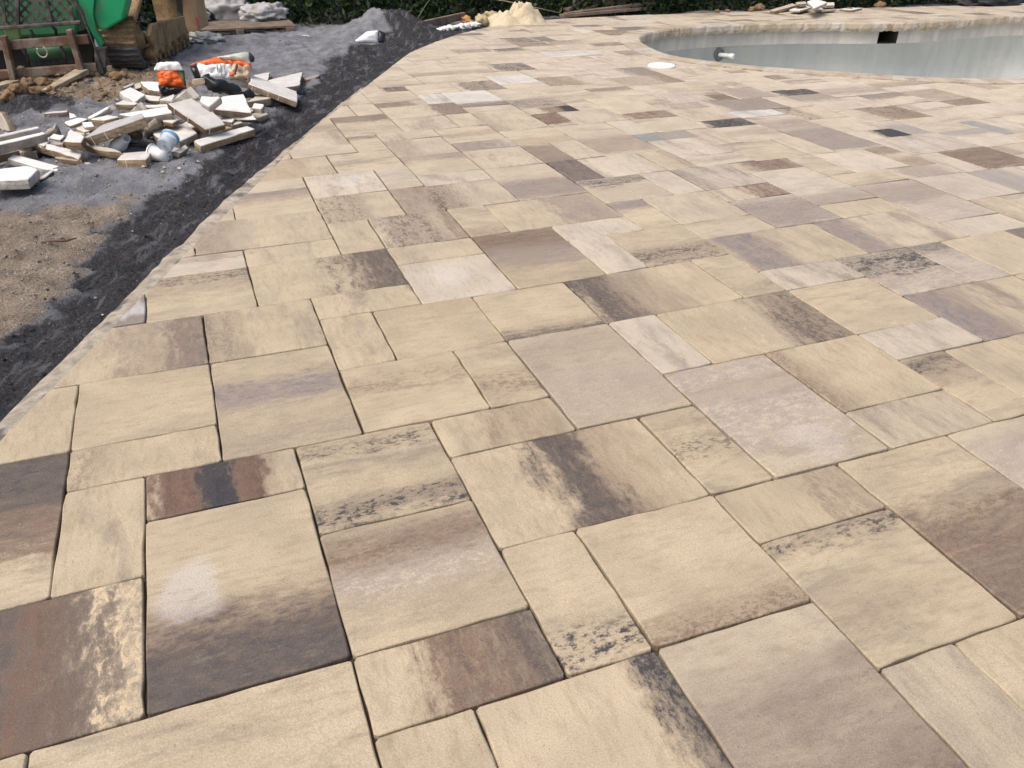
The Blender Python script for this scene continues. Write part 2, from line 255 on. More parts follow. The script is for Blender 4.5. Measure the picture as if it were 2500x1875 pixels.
def offset_poly(poly, r):                    # outward offset of the pool outline
    a = np.roll(poly, 1, 0); b = np.roll(poly, -1, 0); d = b-a; d /= np.linalg.norm(d, axis=1)[:, None]
    n = np.stack([d[:, 1], -d[:, 0]], 1); s = 1 if not inside(poly, *(poly[0]+n[0]*0.2)) else -1
    return poly+n*r*s
COPW = 0.85
COPO = offset_poly(POOL, COPW)
def clip(poly, a, nrm):                      # keep the side where (p-a).n >= 0
    out = []
    for i, p in enumerate(poly):
        q = poly[(i+1) % len(poly)]; dp = (p[0]-a[0])*nrm[0]+(p[1]-a[1])*nrm[1]; dq = (q[0]-a[0])*nrm[0]+(q[1]-a[1])*nrm[1]
        if dp >= 0: out.append(p)
        if (dp >= 0) != (dq >= 0):
            t = dp/(dp-dq); out.append((p[0]+(q[0]-p[0])*t, p[1]+(q[1]-p[1])*t))
    return out
def area(P): return abs(sum(P[i][0]*P[(i+1) % len(P)][1]-P[(i+1) % len(P)][0]*P[i][1] for i in range(len(P))))/2
def clip_edge(P):
    for i in range(len(EDGE)):
        a = EDGE[i]; b = EDGE[(i+1) % len(EDGE)]; n = (b[1]-a[1], -(b[0]-a[0]))
        P = clip(P, a, n)
        if len(P) < 3: return P
    return P
def clip_pool(P):
    cx = sum(p[0] for p in P)/len(P); cy = sum(p[1] for p in P)/len(P)
    r, p, d = nearest(COPO, cx, cy)
    if r > 3.2: return [] if inside(COPO, cx, cy) else P
    n = np.array([d[1], -d[0]])
    if inside(COPO, *(p+n*0.15)): n = -n
    return clip(P, p, n)

# palette (real albedos)
PC = dict(C=(.420, .354, .254), L=(.445, .400, .325), W=(.54, .52, .485), T=(.375, .308, .218), U=(.172, .140, .116), G=(.222, .194, .176), N=(.25, .253, .25),
          D=(.040, .039, .043), K=(.090, .076, .068), R=(.130, .082, .060), B=(.148, .105, .078), P=(.410, .352, .268), Q=(.378, .336, .286))
# look of the stones: x,y base axis c,half,colour,strength,blotch ... (@u,v,r,a = bloom)
STY = """-2,2 C y .82,.27,K,.9,.1 .44,.13,B,.75,.1|-2,0 K x .66,.06,R,.8,.35 .98,.10,C,.95,.3|0,2 C x|1,0 C y .06,.25,K,.92,.12 .34,.05,B,.45,.2 @.5,1.7,.40,.36|1,3 C x .40,.36,R,.95,.15 .45,.09,D,.95,.1
0,4 C x .03,.17,B,.45,.8|0,5 C y|-2,5 C x|-2,-2 C x|2,4 C y .58,.10,G,.85,.15 .13,.12,G,.5,.5|2,7 C x .03,.25,U,.65,.5|-1,7 C x .90,.10,U,.9,.2 .62,.05,U,.6,.4|-1,9 G x @1.5,.6,.4,.6|1,9 C y .93,.16,K,.75,.6 .6,.06,U,.35,.4
3,9 C x .90,.16,K,.8,.15 .64,.08,D,.6,.75|4,8 C x|4,6 C x|5,6 C y .9,.12,T,.5,.3|4,4 C y .68,.1,B,.5,.75|6,4 C y .33,.15,B,.65,.6 .1,.08,U,.3,.5|5,3 C x .68,.26,B,.42,.3|7,3 P y .75,.12,G,.25,.2 .3,.2,Q,.5,.2|7,6 C y .02,.09,K,.75,.2|9,6 C x .12,.15,K,.92,.3 .42,.13,U,.5,.35|9,4 L x
10,4 C x .84,.18,K,.75,.35 .5,.12,P,.6,.2|3,2 C y .86,.06,D,.75,.8 .17,.07,D,.95,.6|3,0 C y .74,.17,B,.7,.3 .5,.10,Q,.7,.3|3,-1 C x .62,.27,B,.9,.25 .93,.1,K,.8,.2|5,-1 C y .16,.1,D,.8,.86|6,-1 C y .03,.11,B,.7,.5|5,1 C x .50,.12,K,.88,.12 .74,.13,R,.30,.2|8,1 C y .48,.13,D,.6,.85 .85,.1,U,.3,.5
9,1 P y .9,.1,Q,.7,.2 .45,.22,Q,.7,.2 @1.1,.6,.45,.25|8,0 C x .8,.16,U,.5,.7|8,-2 C y .95,.06,D,.75,.7 .3,.1,U,.3,.6|10,-2 C y .30,.27,B,.75,.2 .12,.12,K,.5,.3|12,-1 P y .5,.3,Q,.6,.2 @1,.9,.5,.25|6,-4 P y .50,.24,U,.6,.25 .12,.22,K,.6,.3|4,-3 C x .97,.13,D,.85,.3|3,-3 C x|0,-2 C y .2,.1,U,.25,.5|11,2 C x .06,.1,B,.6,.5|11,1 P x|13,1 C y .88,.09,D,.75,.35 .62,.1,U,.4,.4|13,3 L x|13,4 C y .1,.1,P,.6,.2|14,1 C x
15,3 C x .10,.17,G,.95,.1 .3,.1,G,.5,.4|15,5 L y .72,.24,D,.85,.55 .2,.2,G,.5,.6|17,5 Q y .9,.12,D,.6,.3|18,5 C x|13,6 L x .9,.1,U,.3,.6|12,6 C y .2,.12,U,.35,.6|13,7 C x .20,.17,G,.95,.2|16,7 P x .10,.15,G,.9,.25|11,8 C y .22,.2,K,.8,.62|10,8 L x|8,8 T y .82,.2,B,.75,.15 .52,.16,G,.75,.3|10,10 L x|12,10 C y .84,.15,G,.9,.2|13,10 P x|9,11 C x .76,.2,G,.75,.45|8,11 C y .1,.15,B,.5,.5
6,11 P x .42,.3,K,.7,.55 .95,.1,B,.6,.2|5,11 C x|6,8 L x @.9,1.1,.5,.3|6,10 C x|3,11 C x|2,12 C x .1,.18,U,.5,.3 .33,.02,L,.5,.2|3,14 C y .9,.12,G,.9,.3 .65,.06,B,.4,.3|5,13 C x .34,.22,K,.6,.68|5,15 L x @1.2,1.1,.5,.35|7,15 L y .1,.1,P,.6,.2|7,13 P x .2,.26,U,.6,.3 .45,.12,D,.6,.8|8,15 L x|10,13 P y .28,.22,G,.9,.3|12,14 G x .5,.5,K,.75,.45|12,12 L y .82,.14,D,.8,.55 .3,.2,P,.6,.2|14,12 L x|15,12 Q x|15,11 P x .76,.24,R,.75,.4|15,9 Q y .4,.35,G,.8,.4 .85,.05,D,.5,.7|17,10 L y .04,.16,G,.6,.2|17,9 C x|19,8 Q y .7,.2,G,.6,.3|19,7 L x|20,5 G x .3,.3,D,.5,.5
7,21 C y .9,.2,U,.8,.2 .3,.1,T,.4,.3|9,23 C x .85,.2,U,.85,.25|9,25 P x .3,.4,U,.8,.3|9,26 C y .1,.1,T,.5,.2|11,25 W x|12,24 W y .07,.12,U,.85,.25|14,23 Q y .4,.4,K,.7,.62|14,22 C x .88,.2,D,.95,.05 .55,.15,B,.7,.2|14,20 C y .65,.45,R,.85,.3|16,17 N x .75,.3,Q,.5,.2|16,18 L x|17,20 T x .55,.45,R,.75,.4|18,24 C y .85,.2,U,.75,.3|20,22 Q x|19,22 C y .12,.12,D,.6,.7|19,21 Q x .45,.2,R,.45,.4 .85,.1,G,.6,.3|19,18 L x .55,.44,D,.95,.3|21,20 P x .6,.42,G,.85,.25|21,19 W x|21,17 Q y .3,.3,U,.4,.3
23,18 C x .25,.2,D,.7,.7|23,15 L x .8,.28,D,.9,.12|21,14 Q y .5,.42,G,.8,.3|17,13 P x .62,.38,R,.7,.25|22,12 P y .2,.2,R,.5,.3 .85,.15,B,.6,.2|24,11 T y .5,.45,B,.85,.3|23,13 Q x @1.2,1,.5,.25|26,18 T x .5,.5,B,.85,.45|26,17 T x .5,.4,B,.7,.3|30,18 T x .5,.42,B,.8,.35|28,19 P y .85,.2,G,.9,.2|25,22 Q x .57,.44,D,.9,.3|25,19 Q y .8,.2,G,.6,.2|22,22 P y .3,.3,B,.8,.2|23,22 Q x .5,.4,G,.6,.3|27,25 L x .15,.2,R,.6,.2|20,26 P x .88,.16,R,.6,.2 .3,.3,B,.4,.3|20,28 L x .85,.25,G,.85,.15|17,27 T x .4,.4,B,.6,.4|15,28 W x|13,27 P x .6,.4,K,.75,.5|9,28 C x .75,.22,K,.8,.25|16,31 Q x .55,.45,D,.8,.5
14,16 P y .4,.3,U,.45,.2|12,16 P y .4,.5,U,.7,.2|10,16 P x|8,16 C y .9,.12,G,.8,.5|8,18 P x .2,.2,U,.4,.3|10,18 Q x .2,.25,G,.7,.4|12,18 C y .1,.2,T,.7,.2|7,19 C y .88,.07,K,.7,.3|3,17 T x .4,.3,T,.7,.3|5,22 T y .2,.2,R,.3,.3|20,34 W x|24,33 Q y .6,.4,K,.6,.4|12,31 P y .1,.15,U,.5,.3|28,14 L x .1,.2,N,.85,.2|23,9 Q x .3,.3,N,.6,.2|18,16 P x|25,17 P y|26,13 L y .85,.15,N,.7,.3|21,9 Q x|21,11 Q x .5,.3,G,.5,.3|20,12 L x|25,15 Q y .35,.3,N,.8,.4"""
STYLE = {}
for ent in STY.replace('\n', '|').split('|'):
    f = ent.split(); STYLE[tuple(map(int, f[0].split(',')))] = f[1:]

M_PAVER = paver_material()
def paver_attrs(o, X, Y, w, h, style, rng):
    me = o.data; n = len(me.vertices); co = np.empty(n*3); me.vertices.foreach_get('co', co); co = co.reshape(-1, 3)
    u = co[:, 0]/U+w/2; v = co[:, 1]/U+h/2
    f = list(style); base = np.array(PC[f[0]])*(1+rng.uniform(-.05, .05)); df = .62*min(1, max(0, (math.hypot(X-CAMU[0], Y-CAMU[1])-12)/26)); base = base*(1-df)+np.array((.57, .508, .422))*df if f[0] in 'CLTPQ' else base; ax = f[1]; bands = [x for x in f[2:] if x[0] != '@']; bloom = [x for x in f[2:] if x[0] == '@']  # farther stones painted paler: the far deck's brightness put into their base colour
    s = u/w if ax == 'x' else v/h; sp = u if ax == 'x' else v; t = v if ax == 'x' else u; seed = rng.random()*50
    for nm, arr in (('pl', np.stack([s, t, np.full(n, seed)], 1)), ('puv', np.stack([u, v, 0*u], 1)), ('psz', np.stack([sp, t, 0*u], 1))):
        a = me.attributes.new(nm, 'FLOAT_VECTOR', 'POINT'); a.data.foreach_set('vector', arr.ravel())
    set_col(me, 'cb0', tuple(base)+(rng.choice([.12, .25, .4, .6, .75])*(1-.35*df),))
    for k in (0, 1):
        if k < len(bands):
            b = bands[k].split(','); set_col(me, 'pb%d' % (k+1), (float(b[0]), float(b[1]), float(b[3]), float(b[4]))); set_col(me, 'cb%d' % (k+1), tuple(PC[b[2]])+(1,))
        else:
            set_col(me, 'pb%d' % (k+1), (5, .01, 0, 0)); set_col(me, 'cb%d' % (k+1), (.3, .3, .3, 1))
    b = [float(x) for x in bloom[0][1:].split(',')] if bloom else [9, 9, .1, 0]
    set_col(me, 'ppt', b)
def auto_style(rng):
    r = rng.random(); ax = rng.choice('xy'); c = rng.choice([.05, .12, .88, .95, .5, .3]); hw = rng.uniform(.08, .25)
    if r < .46: return [rng.choice('CCLLP'), ax]
    if r < .68: return [rng.choice('CLPC'), ax, '%.2f,%.2f,%s,%.2f,%.2f' % (c, hw, rng.choice('UGGBK'), rng.uniform(.4, .75), rng.uniform(.1, .6))]
    if r < .80: return [rng.choice('QQPG'), ax]
    if r < .86: return [rng.choice('LLW'), ax]
    if r < .94: return ['P', ax, '.5,.5,%s,%.2f,.4' % (rng.choice('UBR'), rng.uniform(.4, .75))]
    return ['Q', ax, '.5,.4,%s,%.2f,.45' % (rng.choice('KD'), rng.uniform(.5, .8))]
KNOWN = {(p[0], p[1]) for p in PAV}
def plain_style(rng):
    return [rng.choice('CCLPP'), rng.choice('xy')]+(['%.2f,%.2f,%s,%.2f,.4' % (rng.choice([.06, .5, .94]), rng.uniform(.08, .2), rng.choice('UGBT'), rng.uniform(.25, .5))] if rng.random() < .45 else [])
def inset_poly(P, d):
    """shrink a convex polygon by d (list of 2d points, ccw)"""
    if sum(P[i][0]*P[(i+1) % len(P)][1]-P[(i+1) % len(P)][0]*P[i][1] for i in range(len(P))) < 0: P = P[::-1]
    Q = list(P)
    for i in range(len(P)):
        a = P[i]; b = P[(i+1) % len(P)]; L = math.hypot(b[0]-a[0], b[1]-a[1])
        if L < 1e-6: continue
        n = (-(b[1]-a[1])/L, (b[0]-a[0])/L); Q = clip(Q, (a[0]+n[0]*d, a[1]+n[1]*d), n)
        if len(Q) < 3: return []
    return Q
def clean(P, eps=.02):
    R = []
    for p in P:
        if not R or math.hypot(p[0]-R[-1][0], p[1]-R[-1][1]) > eps: R.append(p)
    if len(R) > 2 and math.hypot(R[0][0]-R[-1][0], R[0][1]-R[-1][1]) < eps: R.pop()
    return R
patio = empty('patio'); tag(patio, kind='structure')
BEDV, BEDF = [], []
def wpt(p):
    dx, dy = warp(*p); return (p[0]+dx, p[1]+dy)
def lay(X, Y, w, h, P, rng, near):
    """one stone: P is its clipped laid outline, cut at the deck edge"""
    cx, cy = X+w/2, Y+h/2
    bed = list(P); i0 = len(BEDV)
    for p in bed: BEDV.append((p[0]*U, p[1]*U, (float(surf(*p))*U)-0.012))
    BEDF.append(tuple(range(i0, i0+len(bed))))
    gap = rng.uniform(.009, .017) if near else .024
    Q = clean(inset_poly(bed, gap))
    if len(Q) < 3 or area(Q) < .03: return None
    if near:                                   # slightly wavering, worn arrises
        R = []
        for i, p in enumerate(Q):
            q = Q[(i+1) % len(Q)]; L = math.hypot(q[0]-p[0], q[1]-p[1]); k = max(1, min(9, int(L/.26)))
            cut = min(.035, L*.2)
            for j in range(k+1):
                if j == 0: t = cut/L
                elif j == k: t = 1-cut/L
                else: t = j/k
                nx, ny = -(q[1]-p[1])/L, (q[0]-p[0])/L; e = rng.uniform(-.011, .010)
                R.append((p[0]+(q[0]-p[0])*t+nx*e, p[1]+(q[1]-p[1])*t+ny*e))
        Q = R
    T = inset_poly(Q, .008) if not near else None
    n = len(Q); gx = sum(p[0] for p in Q)/n; gy = sum(p[1] for p in Q)/n
    if near:
        T = []
        for i, p in enumerate(Q):
            a = Q[i-1]; b = Q[(i+1) % n]; dx, dy = b[0]-a[0], b[1]-a[1]; L = math.hypot(dx, dy) or 1
            e = .017+rng.uniform(-.006, .008); T.append((p[0]-dy/L*e, p[1]+dx/L*e))
    if len(T) != n:
        T = [(gx+(p[0]-gx)*.97, gy+(p[1]-gy)*.97) for p in Q]
    dz = rng.uniform(-.0018, .0018); tx, ty = rng.uniform(-.0035, .0035), rng.uniform(-.0035, .0035)
    wx, wy = wpt((cx, cy)); cz = float(surf(cx, cy))*U
    def z(p): return (float(surf(*p))*U-cz)+dz+tx*(p[0]-cx)*U+ty*(p[1]-cy)*U
    V = [((p[0]-wx)*U, (p[1]-wy)*U, z(p)) for p in T]+[((p[0]-wx)*U, (p[1]-wy)*U, z(p)-.0032) for p in Q]+[((p[0]-wx)*U, (p[1]-wy)*U, z(p)-.055) for p in Q]
    Fc = [tuple(range(n))]
    for i in range(n):
        j = (i+1) % n; Fc.append((i, n+i, n+j, j)); Fc.append((n+i, 2*n+i, 2*n+j, n+j))
    o = mesh_obj('paver', V, Fc, M_PAVER); o.location = (wx*U, wy*U, cz)
    sm = [False]+[True, False]*n; o.data.polygons.foreach_set('use_smooth', sm)
    st = STYLE.get((X, Y)) or (plain_style(rng) if (X, Y) in KNOWN else auto_style(rng))
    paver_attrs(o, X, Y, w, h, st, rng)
    return o
occ = set()
for (x, y, w, h) in PAV:
    for i in range(x, x+w):
        for j in range(y, y+h): occ.add((i, j))
FULL = list(PAV); rr = random.Random(11)
for (x, y, w, h) in ((20, 34, 3, 2), (24, 33, 2, 2)):
    FULL.append((x, y, w, h)); occ.update((i, j) for i in range(x, x+w) for j in range(y, y+h))
def visible(i, j):
    P = clip_edge([(i, j), (i+1, j), (i+1, j+1), (i, j+1)])
    if len(P) < 3 or area(P) < .02: return False
    if inside(COPO, i+.5, j+.5) and nearest(COPO, i+.5, j+.5)[0] > .8: return False
    d = np.array([(i+.5), (j+.5), float(surf(i+.5, j+.5))])-CAMU; zz = d@fwd
    if zz < .6: return math.hypot(i-CAMU[0], j-CAMU[1]) < 14
    sx = 1250+F*(d@rgt)/zz; return -1500 < sx < 4200
VIS = {}
def vis(i, j):
    if (i, j) not in VIS: VIS[i, j] = visible(i, j)
    return VIS[i, j]
for j in range(-10, 54):
    for i in range(-8, 80):
        if (i, j) in occ or not vis(i, j): continue
        opts = [(2, 3), (3, 2), (2, 2), (2, 2), (1, 2), (2, 1), (2, 1)]; rr.shuffle(opts)
        for (w, h) in opts+[(1, 2), (2, 1), (1, 1)]:
            cells = [(a, b) for a in range(i, i+w) for b in range(j, j+h)]
            if any(c in occ for c in cells): continue
            FULL.append((i, j, w, h)); occ.update(cells); break
stones = []
for (x, y, w, h) in FULL:
    P = clip_edge([wpt(c) for c in ((x, y), (x+w, y), (x+w, y+h), (x, y+h))])
    if len(P) < 3: continue
    P = clip_pool(P)
    if len(P) < 3: continue
    P = clean(P)
    if len(P) < 3 or area(P) < .04: continue
    dist = math.hypot(x+w/2-CAMU[0], y+h/2-CAMU[1]); d3 = np.array([x+w/2, y+h/2, 0])-CAMU; zz = d3@fwd; sx, sy = (1250+F*(d3@rgt)/zz, 937-F*(d3@upv)/zz) if zz > .5 else (-9e3, 0)
    stones.append((dist/math.sqrt(area(P))+(0 if -150 < sx < 2650 and sy < 2050 else 1e3), dist, x, y, w, h, P))
stones.sort(key=lambda a: a[0])
pav_objs = []
for k, (key, dist, x, y, w, h, P) in enumerate(stones):
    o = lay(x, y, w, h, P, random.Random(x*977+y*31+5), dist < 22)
    if o: pav_objs.append(o)
def join(objs, name):                        # many small stones into one mesh, attributes kept
    tgt = objs[0]
    with bpy.context.temp_override(active_object=tgt, object=tgt, selected_objects=objs, selected_editable_objects=objs):
        bpy.ops.object.join()
    tgt.name = name; return tgt
for o in pav_objs[:300]: o.parent = patio
if len(pav_objs) > 300:
    far = join(pav_objs[300:], 'paver_field'); far.parent = patio; far['kind'] = 'stuff'
print('pavers', len(pav_objs))

def mat_bed():
    b = NB('joint_sand'); p = b.pos(); n = b.noise(p, 60, 5, .6); c = b.mix(n, (.035, .026, .020), (.11, .08, .056)); c = b.mix(b.ramp(b.noise(p, 4, 4), .45, .6), c, (.05, .042, .038))
    return b.out(c, .95, b.noise(p, 300, 3), .6, .003, .1)
bed = mesh_obj('joint_sand', BEDV, BEDF, mat_bed()); tag(bed, kind='structure'); bed.parent = patio

# concrete haunch holding the deck's cut edge
def edge_pts(step=.35, lo=-1.0, hi=38):
    P = np.array(EDGE[:13], float); out = []
    for a, b in zip(P, P[1:]):
        L = np.linalg.norm(b-a); k = max(1, int(L/step))
        for j in range(k): out.append(a+(b-a)*j/k)
    return np.array([p for p in out if lo < p[1] < hi])
def mat_concrete():
    b = NB('edging_concrete'); p = b.pos(); n = b.noise(p, 25, 6, .65); c = b.mix(b.ramp(n, .3, .7), (.22, .195, .16), (.42, .37, .30)); c = b.mix(b.ramp(b.noise(p, 9, 5), .52, .66), c, (.11, .105, .10))
    return b.out(c, .92, b.math('ADD', n, b.noise(p, 160, 3)), .5, .006, .2)
EP = edge_pts(.3, -6, 30); dE = np.gradient(EP, axis=0); dE /= np.linalg.norm(dE, axis=1)[:, None]; nE = np.stack([-dE[:, 1], dE[:, 0]], 1)
V, Fc = [], []; rg = random.Random(3)
for i, (p, n) in enumerate(zip(EP, nE)):
    wd = (.26 if p[1] < 13 else .17)+.06*mn.noise(Vector((p[1]*.8, 0, 0)))+rg.uniform(-.012, .012); z0 = float(surf(*p))*U
    for k, (o_, dz) in enumerate(((-.35, -.012), (.05, -.010), (wd, -.020+rg.uniform(-.003, .003)), (wd+.22, -.075))):
        q = p+n*o_; V.append((q[0]*U, q[1]*U, z0+dz))
    if i:
        a = (i-1)*4; b_ = i*4
        for k in range(3): Fc.append((a+k, b_+k, b_+k+1, a+k+1))
ed = mesh_obj('edging', V, Fc, mat_concrete(), smooth=True); tag(ed, kind='structure')

# ------------------------------------------------------------------ pool
def Zs(p): return float(surf(p[0], p[1]))*U
def mat_plaster():
    b = NB('pool_plaster'); p = b.pos(); q = b.xyz(p)
    st = b.noise(b.comb(b.math('MULTIPLY', q[0], 2.4), b.math('MULTIPLY', q[1], 2.4), b.math('MULTIPLY', q[2], .35)), 2.2, 6, .62, .5)
    c = b.mix(b.ramp(st, .2, .8), (.46, .48, .46), (.57, .585, .56)); n = b.noise(p, 5, 5)
    c = b.mix(b.math('MULTIPLY', b.ramp(n, .5, .68), .55), c, (.60, .59, .53)); c = b.mix(b.math('MULTIPLY', b.ramp(b.noise(p, 1.3, 3), .52, .70), .35), c, (.36, .395, .40))
    return b.out(c, .85, b.noise(p, 30, 5), .25, .006, .3)
def mat_band():
    b = NB('pool_bond_beam'); p = b.pos(); q = b.xyz(p)
    st = b.noise(b.comb(b.math('MULTIPLY', q[0], 3.0), b.math('MULTIPLY', q[1], 3.0), b.math('MULTIPLY', q[2], .5)), 3.0, 5, .6)
    c = b.mix(b.ramp(st, .35, .65), (.50, .475, .43), (.64, .60, .52)); c = b.mix(b.math('MULTIPLY', b.ramp(b.noise(p, 8, 5), .52, .66), .5), c, (.46, .46, .44))
    return b.out(c, .85, b.noise(p, 40, 5), .3, .006, .3)
M_PLAS, M_BAND = mat_plaster(), mat_band()
pool = empty('swimming_pool', (POOL[:, 0].mean()*U, POOL[:, 1].mean()*U, 0)); tag(pool, 'empty kidney shaped pool with grey plaster walls sunk in the paving', 'pool')
n = len(POOL); SK = [i for i in range(n) if abs(POOL[i][0]-49.0) < 1.25 and POOL[i][1] > 38]      # skimmer mouth in the far wall
def pool_ring(off, dz): return [Vector((p[0]*U, p[1]*U, Zs(p)+dz)) for p in offset_poly(POOL, off)]
r0, r1, r1b, r2, r3 = pool_ring(.0, -.065), pool_ring(.0, -.205), pool_ring(.09, -.207), pool_ring(.09, -.80), pool_ring(-3.2, -1.35)
V = r0+r1; Fq = [(i, (i+1) % n, n+(i+1) % n, n+i) for i in range(n) if not (i in SK and (i+1) % n in SK)]
band = mesh_obj('bond_beam', V, Fq, M_BAND, smooth=True); reparent_keep(band, pool)
V = r1+r1b+r2+r3; Fq = []
for k in range(3): Fq += [(k*n+i, k*n+(i+1) % n, (k+1)*n+(i+1) % n, (k+1)*n+i) for i in range(n)]
Fq.append(tuple(range(3*n, 4*n)))
shell = mesh_obj('shell', V, Fq, M_PLAS, smooth=True); reparent_keep(shell, pool)
M_DARK = simple('dark_void', (.012, .012, .012), .9)
if SK:                                                        # the recess behind the mouth
    a, b_ = SK[0], SK[-1]; o0, o1 = offset_poly(POOL, .0), offset_poly(POOL, 2.6); V = []; Fq = []
    for oo in (o0, o1):
        for i in (a, b_): V += [Vector((oo[i][0]*U, oo[i][1]*U, Zs(oo[i])-.063)), Vector((oo[i][0]*U, oo[i][1]*U, Zs(oo[i])-.202))]
    sk = mesh_obj('skimmer', V, [(0, 4, 6, 2), (1, 3, 7, 5), (0, 1, 5, 4), (2, 6, 7, 3), (4, 5, 7, 6)], simple('skimmer_shade', (.07, .065, .06), .9)); reparent_keep(sk, pool)
M_PVC = simple('white_pvc', (.78, .78, .77), .45, .03)
wp_ = on_plane(1765, 138, Vector((POOL[45][0]*U, POOL[45][1]*U, 0)), Vector((0, 1, 0)))
# return fitting: on the far wall where the photo shows it
def wall_hit(px, py):
    c = Vector(CAMU*U); d = Vector(ray(px, py)); best = None
    for i in range(n):
        p, q = POOL[i], POOL[(i+1) % n]
        if (p[1]+q[1])/2 < 36: continue
        e = Vector(((q[0]-p[0])*U, (q[1]-p[1])*U, 0)); nr = Vector((e.y, -e.x, 0)).normalized(); den = d.dot(nr)
        if abs(den) < 1e-6: continue
        t = (Vector((p[0]*U, p[1]*U, 0))-c).dot(nr)/den; h = c+d*t; s = (h-Vector((p[0]*U, p[1]*U, h.z))).dot(e)/e.length_squared
        if t > 0 and 0 <= s <= 1 and (best is None or t < best[0]): best = (t, h, nr if nr.y < 0 else -nr)
    return best
wh = wall_hit(1757, 134)
if wh:
    _, h, nr = wh
    ring = lathe('return_ring', h+nr*.002, nr, [(-.01, .065), (.001, .060), (.003, .04), (.001, .026), (-.04, .026), (-.04, 0)], simple('grout_collar', (.13, .135, .13), .9, .5, 30), None, 20); reparent_keep(ring, pool)
    ax = (nr+Vector((.75, 0, -.05))).normalized()
    pipe = lathe('return_pipe', h-nr*.02, ax, [(0, .022), (.12, .022), (.12, .028), (.165, .028), (.165, .021), (.12, .019), (.0, .019)], M_PVC, None, 16); reparent_keep(pipe, pool)
# coping stones
def mat_coping():
    b = NB('coping_stone'); p = b.pos(); a = b.attr('cb0').outputs['Color']; n_ = b.noise(p, 6, 6, .6); c = b.mix(b.ramp(n_, .35, .65), b.mix(1, a, (.85, .83, .8), 'MULTIPLY'), b.mix(1, a, (1.1, 1.08, 1.05), 'MULTIPLY'))
    c = b.mix(b.math('MULTIPLY', b.ramp(b.noise(p, 9, 5, .65), .56, .66), .7), c, (.27, .175, .09)); c = b.mix(b.math('MULTIPLY', b.ramp(b.noise(p, 14, 4), .62, .7), .6), c, (.12, .10, .08))
    return b.out(c, .75, b.math('ADD', n_, b.noise(p, 50, 5)), .5, .01, .4)
M_COP = mat_coping(); rc = random.Random(21); inn = offset_poly(POOL, -.30); out_ = offset_poly(POOL, COPW+.12); k0 = 0
while k0 < n:
    k1 = min(n, k0+rc.choice([1, 1, 2])); idx = [i % n for i in range(k0, k1+1)]
    sub_i, sub_o = [], []
    for a, c in zip(idx, idx[1:]):
        m_ = 4
        for j in range(m_+(1 if c == idx[-1] else 0)):
            t = j/m_; sub_i.append(inn[a]*(1-t)+inn[c]*t); sub_o.append(out_[a]*(1-t)+out_[c]*t)
    g = .02; sub_i[0] = sub_i[0]+(sub_i[1]-sub_i[0])*.05; sub_o[0] = sub_o[0]+(sub_o[1]-sub_o[0])*.05; N = len(sub_i)
    rag = [rc.uniform(-.05, .05) for _ in range(N)]; V = []; Fq = []; ctr = sub_i[N//2]
    for j in range(N):
        d = (sub_o[j]-sub_i[j]); d = d/np.linalg.norm(d)
        for (off, dz) in ((0, .006), (1, .007), (1, -.075), (0, -.078+rc.uniform(-.006, .006)), (-1, -.045+rc.uniform(-.010, .010)), (-2, -.008)):
            if off == 1: p = sub_o[j]
            elif off == 0: p = sub_i[j]+d*.10 if dz > 0 else sub_i[j]+d*.02
            elif off == -1: p = sub_i[j]+d*(rag[j]-.02)
            else: p = sub_i[j]+d*(rag[j]+.02)
            V.append((p[0]*U, p[1]*U, Zs(p)+dz))
    for j in range(N-1):
        a, c = j*6, j*6+6
        for k in range(6): Fq.append((a+k, c+k, c+(k+1) % 6, a+(k+1) % 6))
    Fq += [(0, 1, 2, 3, 4, 5), tuple((N-1)*6+k for k in (5, 4, 3, 2, 1, 0))]
    bm = bmesh.new(); bv = [bm.verts.new(v) for v in V]
    for f in Fq: bm.faces.new([bv[i] for i in f])
    o = bm_obj('coping_stone', bm, M_COP); t_ = rc.choice([(.44, .385, .30), (.42, .36, .27), (.46, .42, .36), (.40, .345, .27), (.45, .41, .35)]); set_col(o.data, 'cb0', t_+(1,)); reparent_keep(o, pool)
    k0 = k1

# ------------------------------------------------------------------ ground
EA = np.array(EDGE[:14], float)
def edge_dist(X, Y):                         # signed: positive outside the deck
    a = EA[:-1]; b = EA[1:]; d = b-a; t = np.clip(((X-a[:, 0])*d[:, 0]+(Y-a[:, 1])*d[:, 1])/(d**2).sum(1), 0, 1); p = a+d*t[:, None]; r = np.hypot(p[:, 0]-X, p[:, 1]-Y); i = int(r.argmin())
    s = (X-a[i, 0])*(-d[i, 1])+(Y-a[i, 1])*d[i, 0]; return float(r[i]) if s > 0 else -float(r[i])
def sst(a, b, x): t = min(1, max(0, (x-a)/(b-a))); return t*t*(3-2*t)
MOUNDS = [(15.0, 47.8, 3.2, .85), (14.2, 46.6, 2.0, .45), (15.8, 46.8, 1.6, .3), (12.2, 45.4, 2.2, .45), (-2.9, 28.6, 2.0, .75), (10.3, 39.6, 2.2, .42), (7.6, 32.6, 1.7, .28), (5.2, 26.6, 1.4, .30), (9.0, 36, 2, .3), (-2.5, 20.5, 3.0, .06), (0, 20.8, 3.0, .12), (1.4, 23.0, 4.2, .30), (3.2, 27.0, 3.0, .15), (5.0, 44.0, 4.5, .35), (24.0, 52.6, 1.5, .30)]
def fbm(x, y, s, o, seed): return mn.fractal(Vector((x*s, y*s, seed)), 0.9, 2.1, o, noise_basis='PERLIN_ORIGINAL')
